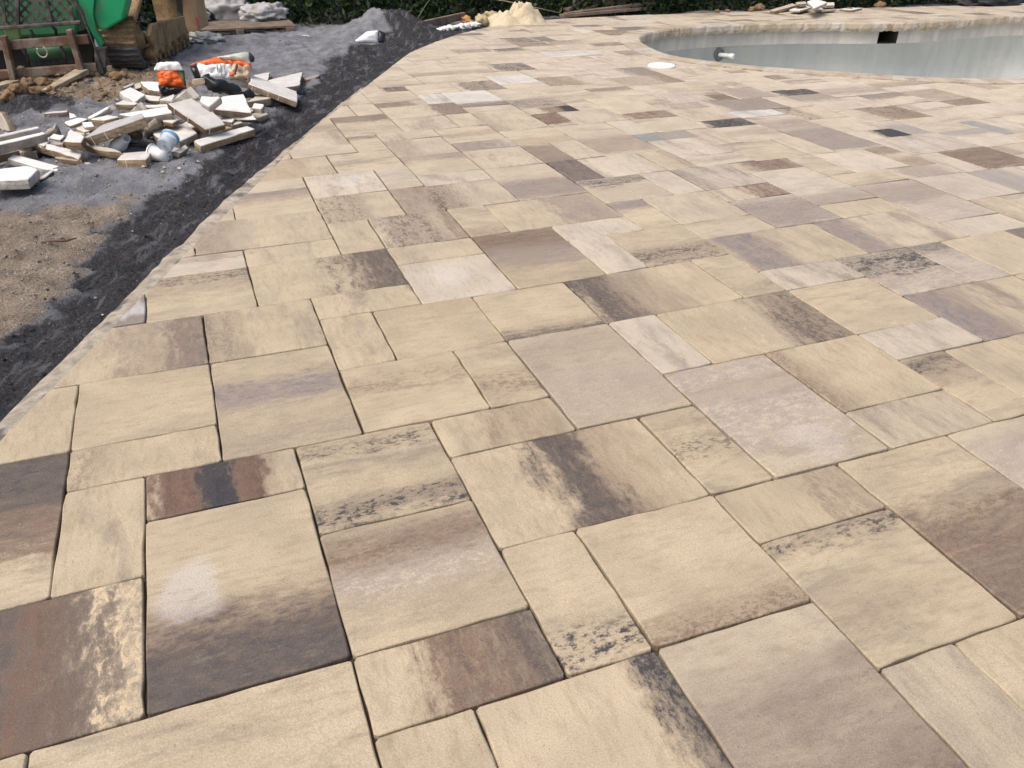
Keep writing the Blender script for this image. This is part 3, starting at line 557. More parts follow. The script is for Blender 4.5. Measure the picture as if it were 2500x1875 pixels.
def ground(X, Y):
    """height over the deck datum (modules) and soil weights"""
    d = edge_dist(X, Y)
    if d < -.9: return float(surf(X, Y))-.62, (0, 0, 1)
    s = float(surf(X, Y)); near = sst(34, 14, Y)
    z = -.42*near-.16*(1-near)
    z += sst(.3, 2.6, d)*(.26*near+.14*(1-near))
    z += .16*math.exp(-((d-1.3)/.7)**2)*(.4+.6*fbm(X, Y, .5, 2, 3.3))*sst(10, 26, Y)
    for (mx, my, r, h) in MOUNDS:
        q = math.hypot(X-mx, Y-my)/r
        if q < 2.2: z += h*math.exp(-q*q*1.5)*(1+.4*fbm(X, Y, .7, 4, mx))
    n1 = fbm(X, Y, .35, 4, 1.7); n2 = fbm(X, Y, 1.5, 5, 5.1); n3 = fbm(X, Y, 6.0, 3, 9.4)
    rough = sst(0.15, .8, d)
    z += rough*(.09*n1+.13*n2+.065*n3)
    mud = sst(27, 32, Y+1.5*n1)*sst(4.0, .2, X+1.8*n1)*sst(46, 39, Y)
    z += mud*(.22*abs(n2)+.10*n1)
    # soils: dark damp sand along the edge, grey powder beyond, tan earth at the near left, brown mud by the machine
    w = .45*n1+.35*n2
    bw = 1.75+.15*sst(12, 26, Y)+.9*sst(28, 40, Y)
    dark = sst(bw+.9, bw-.5, d+1.5*w)
    dark = max(dark, sst(1.5, .7, math.hypot(X+2.9, Y-28.6)/1.35+.5*w))
    dm = math.hypot((X-15.6), (Y-45.4)); dark = max(dark*sst(.2, .8, d+.3), sst(3.2, 2.2, dm+w)*sst(-.5, .7, X-14.3+w)) if Y > 41 else dark
    tan = sst(18.4, 15.4, Y+3.2*w+.10*(X+2))*(1-dark)
    tan = max(tan, mud*.9, .75*math.exp(-((d-.5)/.35)**2)*sst(.35, .6, .5+fbm(X, Y, .22, 2, 7.7))*sst(33, 28, Y))
    if d < 0: dark, tan = 0, 1
    if Y > 52.6 or (X < 12 and Y > 52): dark, tan = .5, .5
    return s+z, (dark, max(0, 1-dark-tan), tan)
def axis(parts):
    out = []
    for a, b, st in parts: out += list(np.arange(a, b, st))
    return out+[parts[-1][1]]
XS = axis([(-1500, -300, 400), (-300, -60, 60), (-60, -12, 4), (-12, -5, .25), (-5, 16, .11), (16, 30, .5), (30, 84, 1.0), (84, 140, 4), (140, 400, 60), (400, 1600, 400)])
YS = axis([(-1500, -200, 400), (-200, -20, 30), (-20, -12, 2), (-12, 8, .4), (8, 12, .2), (12, 30, .105), (30, 50, .16), (50, 58, .4), (58, 110, 4), (110, 400, 60), (400, 1600, 400)])
V = []; WT = []
POOLX = offset_poly(POOL, .9)
for y in YS:
    for x in XS:
        if -14 < x < 60 and -13 < y < 60: z, w = ground(x, y)
        else:
            z = float(surf(x, y))-.62 if edge_dist(x, y) < 0 and x < 82 and y < 53 else float(surf(x, y))-.1+.25*fbm(x, y, .15, 3, 2.2)
            w = (0, .35, .65) if y < 53 else (.55, .1, .35)
        V.append((x*U, y*U, z*U)); WT.append(w)
nx = len(XS); Fq = []
for j in range(len(YS)-1):
    for i in range(nx-1):
        cx, cy = (XS[i]+XS[i+1])/2, (YS[j]+YS[j+1])/2
        if 24 < cx < 72 and 18 < cy < 46 and inside(POOLX, cx, cy): continue
        Fq.append((j*nx+i, j*nx+i+1, (j+1)*nx+i+1, (j+1)*nx+i))
def mat_ground():
    b = NB('site_soil'); p = b.pos(); w = b.attr('soil').outputs['Color']; q = b.n('SeparateColor'); b.put(q.inputs[0], w)
    n_ = b.noise(p, 7, 7, .65); f = b.noise(p, 90, 5, .7); g = b.noise(p, 260, 3, .7)
    dark = b.mix(b.ramp(f, .3, .72), (.022, .022, .025), (.075, .075, .080)); qq = b.xyz(p); al_ = b.math('ADD', b.math('MULTIPLY', qq[0], .42), b.math('MULTIPLY', qq[1], .9)); ac_ = b.math('SUBTRACT', b.math('MULTIPLY', qq[0], .9), b.math('MULTIPLY', qq[1], .42))
    an = b.noise(b.comb(b.math('MULTIPLY', al_, 1.6), b.math('MULTIPLY', ac_, 7.0), 0.0), 3.0, 7, .68, .6)
    dark = b.mix(b.math('MULTIPLY', b.ramp(an, .50, .64), .75), dark, (.165, .168, .18)); dark = b.mix(b.math('MULTIPLY', b.ramp(an, .42, .34), .6), dark, (.115, .09, .07))
    grey = b.mix(b.ramp(n_, .3, .7), (.155, .16, .172), (.30, .31, .335)); grey = b.mix(b.math('MULTIPLY', b.ramp(f, .56, .72), .6), grey, (.08, .08, .085)); 
    tan = b.mix(b.ramp(n_, .32, .68), (.19, .155, .12), (.38, .32, .255)); tan = b.mix(b.ramp(g, .35, .65), b.mix(1, tan, (.6, .58, .55), 'MULTIPLY'), b.mix(1, tan, (1.3, 1.3, 1.3), 'MULTIPLY')); tan = b.mix(b.math('MULTIPLY', b.ramp(f, .54, .7), .65), tan, (.10, .08, .062)); tan = b.mix(b.math('MULTIPLY', b.ramp(g, .62, .72), .7), tan, (.50, .43, .35))
    jit = b.math('ADD', b.math('MULTIPLY', b.math('SUBTRACT', n_, .5), 1.5), b.math('MULTIPLY', b.math('SUBTRACT', f, .5), .8))
    c = b.mix(b.ramp(b.math('ADD', q.outputs[2], jit), .3, .7), grey, tan); c = b.mix(b.ramp(b.math('ADD', q.outputs[0], jit), .32, .68), c, dark)
    c = b.mix(b.math('MULTIPLY', b.ramp(b.voro(p, 55), .14, .06), .5), c, (.36, .34, .31))
    return b.out(c, .95, b.math('ADD', b.math('MULTIPLY', n_, .6), b.math('ADD', b.math('MULTIPLY', f, .5), b.math('MULTIPLY', g, .22))), 1.0, .03, .15)
M_SOIL = mat_ground()
gr = mesh_obj('ground', V, Fq, M_SOIL, smooth=True); tag(gr, kind='structure')
a = gr.data.attributes.new('soil', 'FLOAT_COLOR', 'POINT'); a.data.foreach_set('color', [c for w in WT for c in (w[0], w[1], w[2], 1.0)])
def ground_z(p):                             # world height of the soil under a world point
    return ground(p[0]/U, p[1]/U)[0]*U
def gp(px, py, cm=0.0):
    """soil point seen at a pixel (follows the heaps)"""
    d = ray(px, py); t0 = None; c = CAMU; last = 0
    for k in range(60, 1200):
        t = k*.07; p = c+d*t; z = ground(p[0], p[1])[0]+cm*.01/U
        if p[2] < z: break
    return Vector((p[0]*U, p[1]*U, z*U))

# ------------------------------------------------------------------ wood behind the deck
def mat_leaf():
    b = NB('leaf_green'); a = b.attr('cb0').outputs['Color']; 
    s = b.out(a, .55, None, spec=.35)
    tr = b.n('BsdfTranslucent'); b.put(tr.inputs[0], b.mix(1.0, a, (1.1, 1.25, .5), 'MULTIPLY')); mx = b.n('MixShader'); mx.inputs[0].default_value = .25
    o = [x for x in b.t.nodes if x.type == 'OUTPUT_MATERIAL'][0]; b.t.links.new(b.b.outputs[0], mx.inputs[1]); b.t.links.new(tr.outputs[0], mx.inputs[2]); b.t.links.new(mx.outputs[0], o.inputs[0]); return b.m
M_LEAF = mat_leaf()
def leaves(name, n_, boxf, size, seed, cols):
    r = np.random.RandomState(seed); C = np.array([boxf(r) for _ in range(n_)])
    d = r.normal(size=(n_, 3)); d /= np.linalg.norm(d, axis=1)[:, None]; e = r.normal(size=(n_, 3)); e -= d*(e*d).sum(1)[:, None]; e /= np.linalg.norm(e, axis=1)[:, None]
    L = r.uniform(size[0], size[1], n_)[:, None]; w_ = L*r.uniform(.28, .45, (n_, 1)); nn = np.cross(d, e)
    v = np.stack([C-d*L, C+e*w_+nn*L*.12, C+d*L, C-e*w_+nn*L*.12], 1).reshape(-1, 3)
    f = np.arange(n_*4).reshape(-1, 4); me = bpy.data.meshes.new(name); me.vertices.add(n_*4); me.vertices.foreach_set('co', v.ravel()); me.loops.add(n_*4); me.loops.foreach_set('vertex_index', f.ravel()); me.polygons.add(n_); me.polygons.foreach_set('loop_start', np.arange(n_)*4); me.polygons.foreach_set('loop_total', np.full(n_, 4)); me.update(calc_edges=True)
    o = bpy.data.objects.new(name, me); COL.objects.link(o); me.materials.append(M_LEAF)
    cc = np.array(cols)[r.randint(0, len(cols), n_)]*r.uniform(.6, 1.35, (n_, 1)); cc = np.repeat(np.concatenate([cc, np.ones((n_, 1))], 1), 4, 0)
    a = me.attributes.new('cb0', 'FLOAT_COLOR', 'POINT'); a.data.foreach_set('color', cc.ravel()); return o
CL = [mn.noise(Vector((i*.7, 0, 0))) for i in range(400)]
def wood(r):
    x = r.uniform(-2.0, 15.5); y0 = 8.10+.10*math.sin(x*2.1)+.06*math.sin(x*5.3)
    y = y0+abs(r.normal())*.5; hm = .35+1.5*min(1, (y-y0)/.7)+.2*math.sin(x*3.7+1)
    return (x, y, -.2+hm*r.uniform(0, 1))
th = leaves('undergrowth', 62000, wood, (.020, .055), 5, [(.018, .040, .012), (.013, .031, .011), (.030, .056, .014), (.011, .025, .012), (.050, .080, .022)]); tag(th, 'dark green undergrowth and grass of the wood behind the deck', 'undergrowth', kind='stuff')
def wood2(r):
    x = r.uniform(-5, 19); return (x, 9.0+r.uniform(0, 2.6), r.uniform(-.2, 3.4))
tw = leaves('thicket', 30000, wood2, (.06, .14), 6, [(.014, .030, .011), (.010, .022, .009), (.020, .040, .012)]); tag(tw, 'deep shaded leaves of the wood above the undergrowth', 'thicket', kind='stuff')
# trunks standing in the shade
M_BARK = simple('dark_bark', (.055, .045, .035), .9, .35, 14, bump=.6, bdist=.02)
rt = random.Random(4)

# ------------------------------------------------------------------ broken paver heap
def mat_rubble(side=False):
    b = NB('rubble_cut_face' if side else 'rubble_dusty_face'); p = b.obj(); a = b.attr('cb0').outputs['Color']; n_ = b.noise(p, 14, 6, .62); f = b.noise(p, 85, 4, .65)
    if side:
        a = b.attr('cb1').outputs['Color']; c = b.mix(b.ramp(n_, .3, .7), b.mix(1, a, (.66, .62, .58), 'MULTIPLY'), b.mix(1, a, (1.12, 1.1, 1.06), 'MULTIPLY')); c = b.mix(b.math('MULTIPLY', b.ramp(f, .55, .7), .5), c, (.10, .07, .045))
        return b.out(c, .92, b.math('ADD', n_, f), .6, .008, .15)
    c = b.mix(b.ramp(n_, .3, .7), b.mix(1, a, (.86, .85, .84), 'MULTIPLY'), b.mix(1, a, (1.08, 1.08, 1.08), 'MULTIPLY')); q = b.xyz(p)
    st = b.noise(b.comb(b.math('MULTIPLY', q[0], 2.0), b.math('MULTIPLY', q[1], 14.0), q[2]), 3.0, 4); c = b.mix(b.math('MULTIPLY', b.ramp(st, .55, .7), .4), c, (.30, .28, .26))
    c = b.mix(b.math('MULTIPLY', b.ramp(f, .60, .72), .35), c, (.20, .18, .16))
    return b.out(c, .88, b.math('ADD', n_, b.math('MULTIPLY', f, .5)), .35, .004, .2)
M_RT, M_RS = mat_rubble(), mat_rubble(True)
RC = dict(w=(.70, .69, .67), c=(.59, .57, .54), g=(.40, .395, .39), b=(.48, .43, .365), d=(.16, .158, .158), n=(.33, .28, .23))
RSD = dict(t=(.40, .31, .20), b=(.22, .155, .10), g=(.33, .30, .26), w=(.55, .53, .50), d=(.10, .098, .095), k=(.27, .22, .165))
HEAP = 'broken pavers of the rubble heap'
rs = random.Random(17)
def slab(corners, hs, label, top='c', side='t', th=6.0, name='broken_paver', group=HEAP, rag=0.12, ribs=False, cat='paver'):
    """corners: photo pixels of the top face, hs: heights (cm) of the first three"""
    low = 1.3 if max(hs) < 10.5 and group == HEAP else 0.4
    P3 = [at(corners[i][0], corners[i][1], hs[i]-low) for i in range(3)]
    nrm = (P3[1]-P3[0]).cross(P3[2]-P3[0]).normalized(); nrm = nrm if nrm.z > 0 else -nrm
    P = P3+[on_plane(c[0], c[1], P3[0], nrm) for c in corners[3:]]
    c0 = sum(P, Vector())/len(P); ex = (P[1]-P[0]).normalized(); ey = nrm.cross(ex)
    M = Matrix((ex, ey, nrm)).transposed(); L = [M.transposed() @ (p-c0) for p in P]
    if sum(L[i].x*L[(i+1) % len(L)].y-L[(i+1) % len(L)].x*L[i].y for i in range(len(L))) < 0: L = L[::-1]
    R = []
    for i, p in enumerate(L):                      # chipped outline
        q = L[(i+1) % len(L)]; k = max(1, int((q-p).length/.035))
        for j in range(k):
            v = p.lerp(q, j/k); e = (q-p).normalized(); s_ = rs.uniform(-1, .6)*.0038 if j else rs.uniform(0, .003)
            R.append(Vector((v.x-e.y*s_, v.y+e.x*s_, 0)))
    n_ = len(R); t = th*.0060; bm = bmesh.new(); gx = sum((p.x for p in R))/n_; gy = sum((p.y for p in R))/n_
    def ring(sc, z, j=0): 
        o = []
        for p in R:
            d = Vector((p.x-gx, p.y-gy, 0)); l = d.length or 1; d *= (l+sc)/l; o.append(bm.verts.new((gx+d.x+rs.uniform(-j, j), gy+d.y+rs.uniform(-j, j), z+rs.uniform(-j, j)*.5)))
        return o
    rings = [ring(-.004, 0), ring(0, -.004), ring(.001, -t*.45, rag*.012), ring(-.002, -t+.004, rag*.010), ring(-.008, -t)]
    f = bm.faces.new(rings[0]); f.material_index = 0
    for k, (a_, b_) in enumerate(zip(rings, rings[1:])):
        for i in range(n_):
            f = bm.faces.new((a_[i], b_[i], b_[(i+1) % n_], a_[(i+1) % n_])); f.material_index = 0 if k == 0 else 1; f.smooth = k < 1
    f = bm.faces.new(rings[-1][::-1]); f.material_index = 1
    o = bm_obj(name, bm, [M_RT, M_RS]); o.matrix_world = Matrix.Translation(c0) @ M.to_4x4()
    v = rs.uniform(.92, 1.06); set_col(o.data, 'cb0', tuple(x*v for x in RC[top])+(1,)); set_col(o.data, 'cb1', tuple(x*v for x in RSD[side])+(1,))
    if ribs:                                       # spacer nibs moulded on the long edges
        i0 = max(range(len(L)), key=lambda i: (L[(i+1) % len(L)]-L[i]).length*(1 if (M @ (L[i]+L[(i+1) % len(L)])).dot(Vector(-fwd)) > 0 else .2))
        for i in range(len(L)):
            p, q = L[i], L[(i+1) % len(L)]; e = (q-p); ln = e.length
            if ln < .10: continue
            e.normalize(); out = Vector((e.y, -e.x, 0))
            for j in range(int(ln/.075)):
                c = p+e*(.03+.075*j+rs.uniform(-.012, .012))+out*.0005; V, Fq = box_pts(Vector((c.x, c.y, -t*.5)), e*.0017, out*.0018, Vector((0, 0, t*.40)))
                r_ = mesh_obj('spacer_rib', V, Fq, M_RT, o); set_col(r_.data, 'cb0', (.62, .56, .46, 1))
    if label: tag(o, label, cat, group)
    return o
def Zm(z, pts):
    ox, oy, s_ = {'W1': (0, 200, .12658), 'W2': (0, 300, .1085), 'W3': (200, 240, .1085), 'W4': (260, 170, .1085), 'W5': (400, 200, .1085), 'W6': (520, 150, .11754), 'W7': (360, 120, .12658), 'V': (0, 0, .28933), 'VB': (0, 0, .18083), 'V3': (360, 0, .36166), 'V4': (1000, 0, .36166), 'V5': (1500, 0, .45208)}[z]
    return [(ox+a*s_, oy+b*s_) for a, b in pts]
SL = [
 ('W5', [(90, 480), (780, 330), (1400, 960), (940, 1075)], (21, 22, 11), 'c', 'b', 6.5, 1, 'largest pale slab sloping down the middle of the rubble heap'),
 ('W5', [(1290, 325), (1790, 270), (1975, 690), (1105, 600)], (17, 17, 12), 'w', 'k', 6, 0, 'white half slab with stained corner behind the crack, right of the largest slab'),
 ('W5', [(1080, 655), (1982, 705), (2085, 845), (1545, 845)], (11.5, 11.5, 9), 'w', 'b', 6.5, 1, 'white half slab in front of the crack, with ribbed brown edge'),
 ('W5', [(825, 315), (1280, 325), (1005, 555), (790, 430)], (26, 26, 23), 'c', 'w', 6, 0, 'small tilted chunk lying on top of the largest slab'),
 ('W5', [(215, 400), (615, 95), (815, 300)], (17, 27, 23), 'b', 'w', 5, 0, 'triangular offcut propped up at the head of the largest slab'),
 ('W7', [(850, 590), (880, 570), (1100, 555), (1095, 575)], (29, 29.5, 29.5), 'b', 'k', 5, 0, 'little tan brick stub perched on the peak of the heap'),
 ('W5', [(680, 1320), (1880, 985), (2060, 1050), (835, 1440)], (7.5, 7.5, 6.5), 'c', 't', 6, 0, 'long narrow slab with broken tan edge at the right foot of the heap'),
 ('W4', [(1005, 1390), (1430, 1222), (1830, 1235), (2050, 1420), (1630, 1610), (1200, 1560)], (9, 10, 10), 'c', 'g', 6, 0, 'worn square slab behind the blue rimmed cup'),
 ('W5', [(60, 1540), (430, 1310), (560, 1330), (600, 1430), (260, 1560)], (5, 5.5, 5), 'c', 'n' if 0 else 'k', 5, 0, 'small flat offcut right of the foam cup'),
 ('W5', [(255, 1540), (480, 1405), (560, 1480), (380, 1600)], (7, 7, 6), 'c', 'k', 5, 0, 'small chunk beside the foam cup, on the grey sand'),
 ('W6', [(745, 460), (835, 290), (1745, 625), (1752, 835)], (15, 15, 6), 'c', 'k', 6, 1, 'long ribbed plank like slab at the right end of the heap'),
 ('W6', [(1145, 385), (1850, 218), (1795, 490), (1400, 545)], (7.5, 7.5, 6.5), 'c', 'k', 6, 0, 'pale slab lying flat behind the long ribbed slab'),
 ('W6', [(1890, 350), (2190, 268), (2212, 300), (1985, 372)], (5, 5, 4.6), 'n', 'b', 5.5, 0, 'brown brick end at the far right of the heap, in dark sand'),
 ('W6', [(835, 285), (1172, 225), (1142, 385)], (6, 6, 6), 'c', 'k', 5, 0, 'pale triangular offcut behind the crumpled bag'),
 ('W6', [(720, 830), (930, 697), (1262, 692), (1190, 760)], (8, 9, 9), 'b', 'k', 7, 0, 'brown dusty slab under the black plastic bundle'),
 ('W6', [(815, 1075), (985, 1045), (1000, 1150), (905, 1180)], (3, 3, 2.5), 'c', 'k', 4, 0, 'small pale block at the right corner of the cracked slab'),
 ('W6', [(920, 1200), (1075, 1188), (1080, 1215), (930, 1240)], (4.5, 4.5, 4), 'c', 'g', 4.5, 0, 'smallest pale block by the ribbed edge of the cracked slab'),
 ('W6', [(130, 400), (560, 440), (780, 480), (900, 600), (330, 490)], (10, 11, 11), 'b', 'k', 5, 0, 'beige slab strip under the black plastic bundle and crumpled bag'),
 ('W4', [(290, 500), (520, 392), (880, 560), (645, 725)], (15, 15, 13), 'w', 'w', 6.5, 0, 'white slab tilted at the back left of the heap'),
 ('W4', [(760, 266), (1165, 272), (1195, 480), (930, 432)], (12, 11, 10), 'w', 'k', 6, 0, 'white square offcut left of the standing bag'),
 ('W4', [(620, 320), (750, 290), (815, 380), (650, 425)], (9, 9, 8.5), 'b', 'b', 4, 0, 'small tan block left of the white square offcut'),
 ('W4', [(380, 392), (600, 302), (625, 330), (430, 410)], (7, 7, 6.5), 'c', 'k', 4, 0, 'thin strip of paver at the back edge of the heap'),
 ('W4', [(855, 565), (1232, 600), (1180, 695), (855, 665)], (11, 11, 10.5), 'c', 'b', 4, 0, 'thin flat offcut in front of the standing bag'),
 ('W4', [(1185, 665), (1510, 550), (1545, 590), (1455, 700)], (16, 16, 16), 'c', 'g', 5, 0, 'pale wedge beneath the black foot of the standing bag'),
 ('W4', [(190, 765), (350, 682), (725, 742), (625, 785), (275, 772)], (13, 14, 13), 'c', 't', 6, 0, 'offcut with clean tan face above the white long slab'),
 ('W4', [(560, 930), (782, 712), (935, 862)], (11, 18, 15), 'b', 'w', 4, 0, 'pointed triangular offcut leaning over the white long slab'),
 ('W4', [(0, 880), (140, 757), (238, 850), (95, 1000)], (9, 14, 12), 'g', 'w', 4, 0, 'grey speckled offcut standing on edge at the left of the heap'),
 ('W4', [(270, 1000), (1380, 822), (1478, 962), (850, 1062)], (14, 16, 16), 'w', 'g', 6, 0, 'bright white long slab across the middle of the heap'),
 ('W4', [(850, 800), (1370, 772), (1380, 815), (930, 850)], (15, 15.5, 15), 'c', 'b', 4, 0, 'thin strip behind the bright white long slab'),
 ('W3', [(40, 890), (470, 590), (1330, 332), (1385, 425), (1050, 548)], (11, 13, 20), 'g', 'k', 7, 1, 'grey brown slab leaning up over the crushed white cup'),
 ('W3', [(195, 465), (580, 367), (832, 412), (505, 492)], (13, 14, 13.5), 'c', 't', 6, 0, 'offcut with sandy face left of the grey leaning slab'),
 ('W3', [(1352, 880), (1385, 650), (1650, 432), (1800, 552)], (5, 11, 15), 'g', 'g', 4, 0, 'grey slab tipped on edge right of the rusty can'),
 ('W3', [(1740, 442), (2040, 362), (2185, 475), (2040, 548), (1830, 505)], (13, 13, 12.5), 'c', 'b', 4, 0, 'chipped pale offcut tucked under the largest slab'),
 ('W3', [(1090, 985), (1400, 968), (1740, 1000), (1480, 1050), (1200, 1045)], (6.5, 7, 6.5), 'd', 'd', 6.5, 0, 'dark charcoal offcut under the rusty can'),
 ('W3', [(782, 1372), (905, 1232), (1535, 1180), (1525, 1295), (1432, 1368)], (6.5, 6.5, 6.5), 'c', 't', 6.5, 1, 'front block with ribbed tan face left of the foam cup'),
 ('W3', [(-20, 1030), (600, 1100), (890, 1205), (395, 1165)], (8, 8.5, 8), 'b', 't', 6.5, 0, 'tan slab under the crushed white cup'),
 ('W2', [(-400, 490), (940, 192), (1050, 228), (-400, 585)], (12, 12, 12), 'w', 'g', 7, 0, 'long slab with bright top running out of the left edge'),
 ('W2', [(-400, 350), (850, 76), (892, 108), (-400, 395)], (14, 14, 14), 'c', 'g', 8, 0, 'rearmost long slab at the left edge, standing on edge'),
 ('W2', [(-400, 750), (760, 492), (770, 530), (-400, 800)], (6.5, 6.5, 6.5), 'c', 'k', 6, 0, 'low long slab below the two long slabs at the left edge'),
 ('W2', [(165, 795), (280, 702), (1600, 1040), (1430, 1100), (900, 1015)], (6.5, 7, 2.5), 'w', 'w', 5, 0, 'long smooth pale slab sloping into the sand at lower left'),
 ('W2', [(-350, 1075), (620, 962), (855, 1040), (620, 1262), (-350, 1310)], (8, 8, 8), 'w', 'w', 7, 0, 'thick white block nearest the camera at the lower left of the heap'),
 ('W2', [(845, 1268), (1165, 1050), (1192, 1075), (1010, 1222)], (2.5, 4, 4), 'c', 'd', 3, 0, 'thin pale shard in the sand beside the thick white block'),
 ('W2', [(770, 492), (1000, 450), (1860, 660), (1760, 825), (1640, 760)], (9, 9.5, 7), 'c', 't', 6.5, 1, 'long ribbed slab with a broken right end at the left of the heap'),
 ('W2', [(1215, 772), (1480, 742), (1850, 850), (1640, 842)], (4.5, 5, 4.5), 'n', 'b', 6, 0, 'brown snapped slab under the long ribbed slab'),
 ('W2', [(1870, 885), (2000, 870), (2090, 940), (1930, 960)], (3.2, 3.2, 2.8), 'b', 'k', 4, 0, 'small broken corner beside the brown snapped slab'),
 ('W2', [(1690, 1040), (2040, 1000), (2060, 1045), (1680, 1072)], (1.6, 1.6, 1.6), 'b', 'k', 2, 0, 'thin flat shard on the sand in front of the brown snapped slab'),
 ('W2', [(1430, 400), (1580, 142), (1900, 300), (1822, 430)], (11.5, 12.5, 12), 'c', 'b', 6.5, 0, 'grey dusted block with dark brown broken face'),
 ('W2', [(960, 440), (1250, 262), (1470, 292), (1400, 480)], (8.5, 9, 9), 'g', 'g', 6, 0, 'slab buried in grey dust behind the long ribbed slab'),
 ('W2', [(1040, 172), (1280, 5), (1390, 232), (1100, 300)], (8, 14, 7), 'c', 'g', 4, 0, 'pointed pale offcut standing behind the long slabs'),
 ('W1', [(850, 602), (1000, 570), (1310, 546), (1290, 570)], (6, 6.2, 6.2), 'c', 'k', 6, 0, 'lone offcut lying behind the heap beside the dark mound'),
 ('W1', [(1330, 592), (1420, 602), (1480, 662), (1335, 700)], (8, 8, 7), 'w', 'g', 3, 0, 'small white shard standing behind the white pointed piece'),
 ('W1', [(1232, 772), (1500, 684), (1700, 705), (1400, 825), (1330, 832)], (9, 9.5, 9.5), 'w', 'k', 3, 0, 'white pointed piece at the back left of the heap'),
 ('W1', [(-260, 560), (10, 600), (205, 950), (-260, 960)], (9, 10, 2), 'b', 'k', 6, 0, 'beige slab leaning on the dark mound at the left edge'),
 ('W1', [(1680, 690), (2060, 480), (2100, 500), (1760, 690)], (10, 13, 13), 'w', 'g', 4, 0, 'slim white edge piece between the grey speckled offcut and the heap'),
]
for (z, pts, hs, tp, sd_, th_, ribs, lab) in SL:
    slab(Zm(z, pts), hs, lab, tp, sd_, th_, ribs=bool(ribs))
# pieces below, of which only corners show
for k, (px_, py_, where) in enumerate(((70, 372, 'at the left end of the heap'), (130, 360, 'left of the middle of the heap'), (230, 330, 'under the grey leaning slab'), (330, 325, 'behind the rusty can'), (470, 330, 'under the foot of the largest slab'), (560, 315, 'under the cracked white slab'), (620, 285, 'at the right end of the heap'), (420, 270, 'in the middle of the heap'))):
    for j in range(4):
        hh = 2.5+1.7*j+rs.uniform(0, 1.5); w_ = rs.uniform(14, 26); a_ = rs.uniform(0, 3.1); tp_ = 'gbcw'[j]; jx = rs.uniform(-30, 30)
        c = [(px_+jx+math.cos(a_+q)*w_*1.2, py_-j*9+math.sin(a_+q)*w_*.45) for q in (0, 1.4, 3.1, 4.6)]
        slab(c, (hh, hh+rs.uniform(-.6, .6), hh), 'half hidden %s paver piece wedged %s' % ({'c': 'pale', 'b': 'beige', 'g': 'grey', 'w': 'white'}[tp_], where), tp_, rs.choice('tkgb'), rs.uniform(4, 6), group='half hidden pieces under the heap')

# ------------------------------------------------------------------ litter on the heap
def fm(name, col, rough=.55, **k): return simple(name, col, rough, k.pop('var', .06), k.pop('scale', 12), **k)
M_FOAM = fm('white_foam', (.78, .78, .77), .6); M_CRUMP = fm('white_paper', (.72, .74, .78), .55)
def cup(name, c, axis, L, r0_, r1_, mat, label):
    root = empty(name, c); tag(root, label, 'cup')
    b_ = lathe('cup_wall', c, axis, [(0, r0_*.2), (.004, r0_*.85), (.0, r0_), (L*.5, (r0_+r1_)/2), (L, r1_), (L+.002, r1_+.0025), (L+.004, r1_+.001), (L, r1_-.003), (.01, r0_-.003), (.008, 0)], mat); reparent_keep(b_, root)
    rim = lathe('rim', Vector(c)+Vector(axis).normalized()*L, axis, [(-.003, r1_), (-.003, r1_+.004), (.003, r1_+.004), (.003, r1_-.001)], mat); reparent_keep(rim, root); return root
a_ = at(*Zm('W3', [(1975, 1315)])[0], 3.0); b_ = at(*Zm('W3', [(1600, 1225)])[0], 4.2)
cup('foam_cup', a_, (b_-a_), .088, .025, .036, M_FOAM, 'white foam cup lying on its side in front of the heap')
mb = NB('clear_plastic'); mb.out((.80, .88, .95), .12); mb.b.inputs['Transmission Weight'].default_value = .55; mb.b.inputs['IOR'].default_value = 1.3
a_ = at(*Zm('W3', [(1850, 1080)])[0], 8); b_ = at(*Zm('W3', [(1985, 880)])[0], 10.5)
cb = cup('plastic_cup', a_, (b_-a_), .065, .034, .037, mb.m, 'clear plastic cup with blue rim resting on a worn slab')
br = lathe('blue_band', a_+(b_-a_).normalized()*.052, (b_-a_), [(0, .0375), (0, .0392), (.014, .0400), (.014, .0380)], fm('blue_print', (.12, .36, .72), .4)); br.parent = [c_ for c_ in cb.children if c_.name.startswith('cup_wall')][0]
# crushed white cup
def blob(name, c, sx, sy, sz, mat, amp, scale, seed, rot=None, sub=4):
    bm = bmesh.new(); bmesh.ops.create_icosphere(bm, subdivisions=sub, radius=1.0)
    for v in bm.verts:
        d = v.co.normalized(); k = 1+amp*mn.fractal(d*scale+Vector((seed, 0, 0)), .8, 2.1, 4, noise_basis='PERLIN_ORIGINAL')-amp*.6*abs(mn.noise(d*scale*1.6+Vector((0, seed, 0))))
        v.co = Vector((d.x*sx*k, d.y*sy*k, d.z*sz*k))
    if rot: bmesh.ops.transform(bm, matrix=rot.to_4x4(), verts=bm.verts)
    o = bm_obj(name, bm, mat, None, True); o.location = c; return o
c = at(*Zm('W3', [(870, 1010)])[0], 7); d_ = (at(*Zm('W3', [(1040, 800)])[0], 11)-at(*Zm('W3', [(740, 1130)])[0], 4))
cr = lathe('crushed_cup', c-d_*.5, d_, [(0, .012), (.004, .028), (.03, .034), (.06, .031), (.085, .022), (.1, .024), (.1, .02), (.05, .02)], M_CRUMP, None, 20)
for v in cr.data.vertices: v.co += mn.noise_vector(v.co*38)*.007+mn.noise_vector(v.co*90)*.003
tag(cr, 'crushed white paper cup under the grey leaning slab', 'cup')
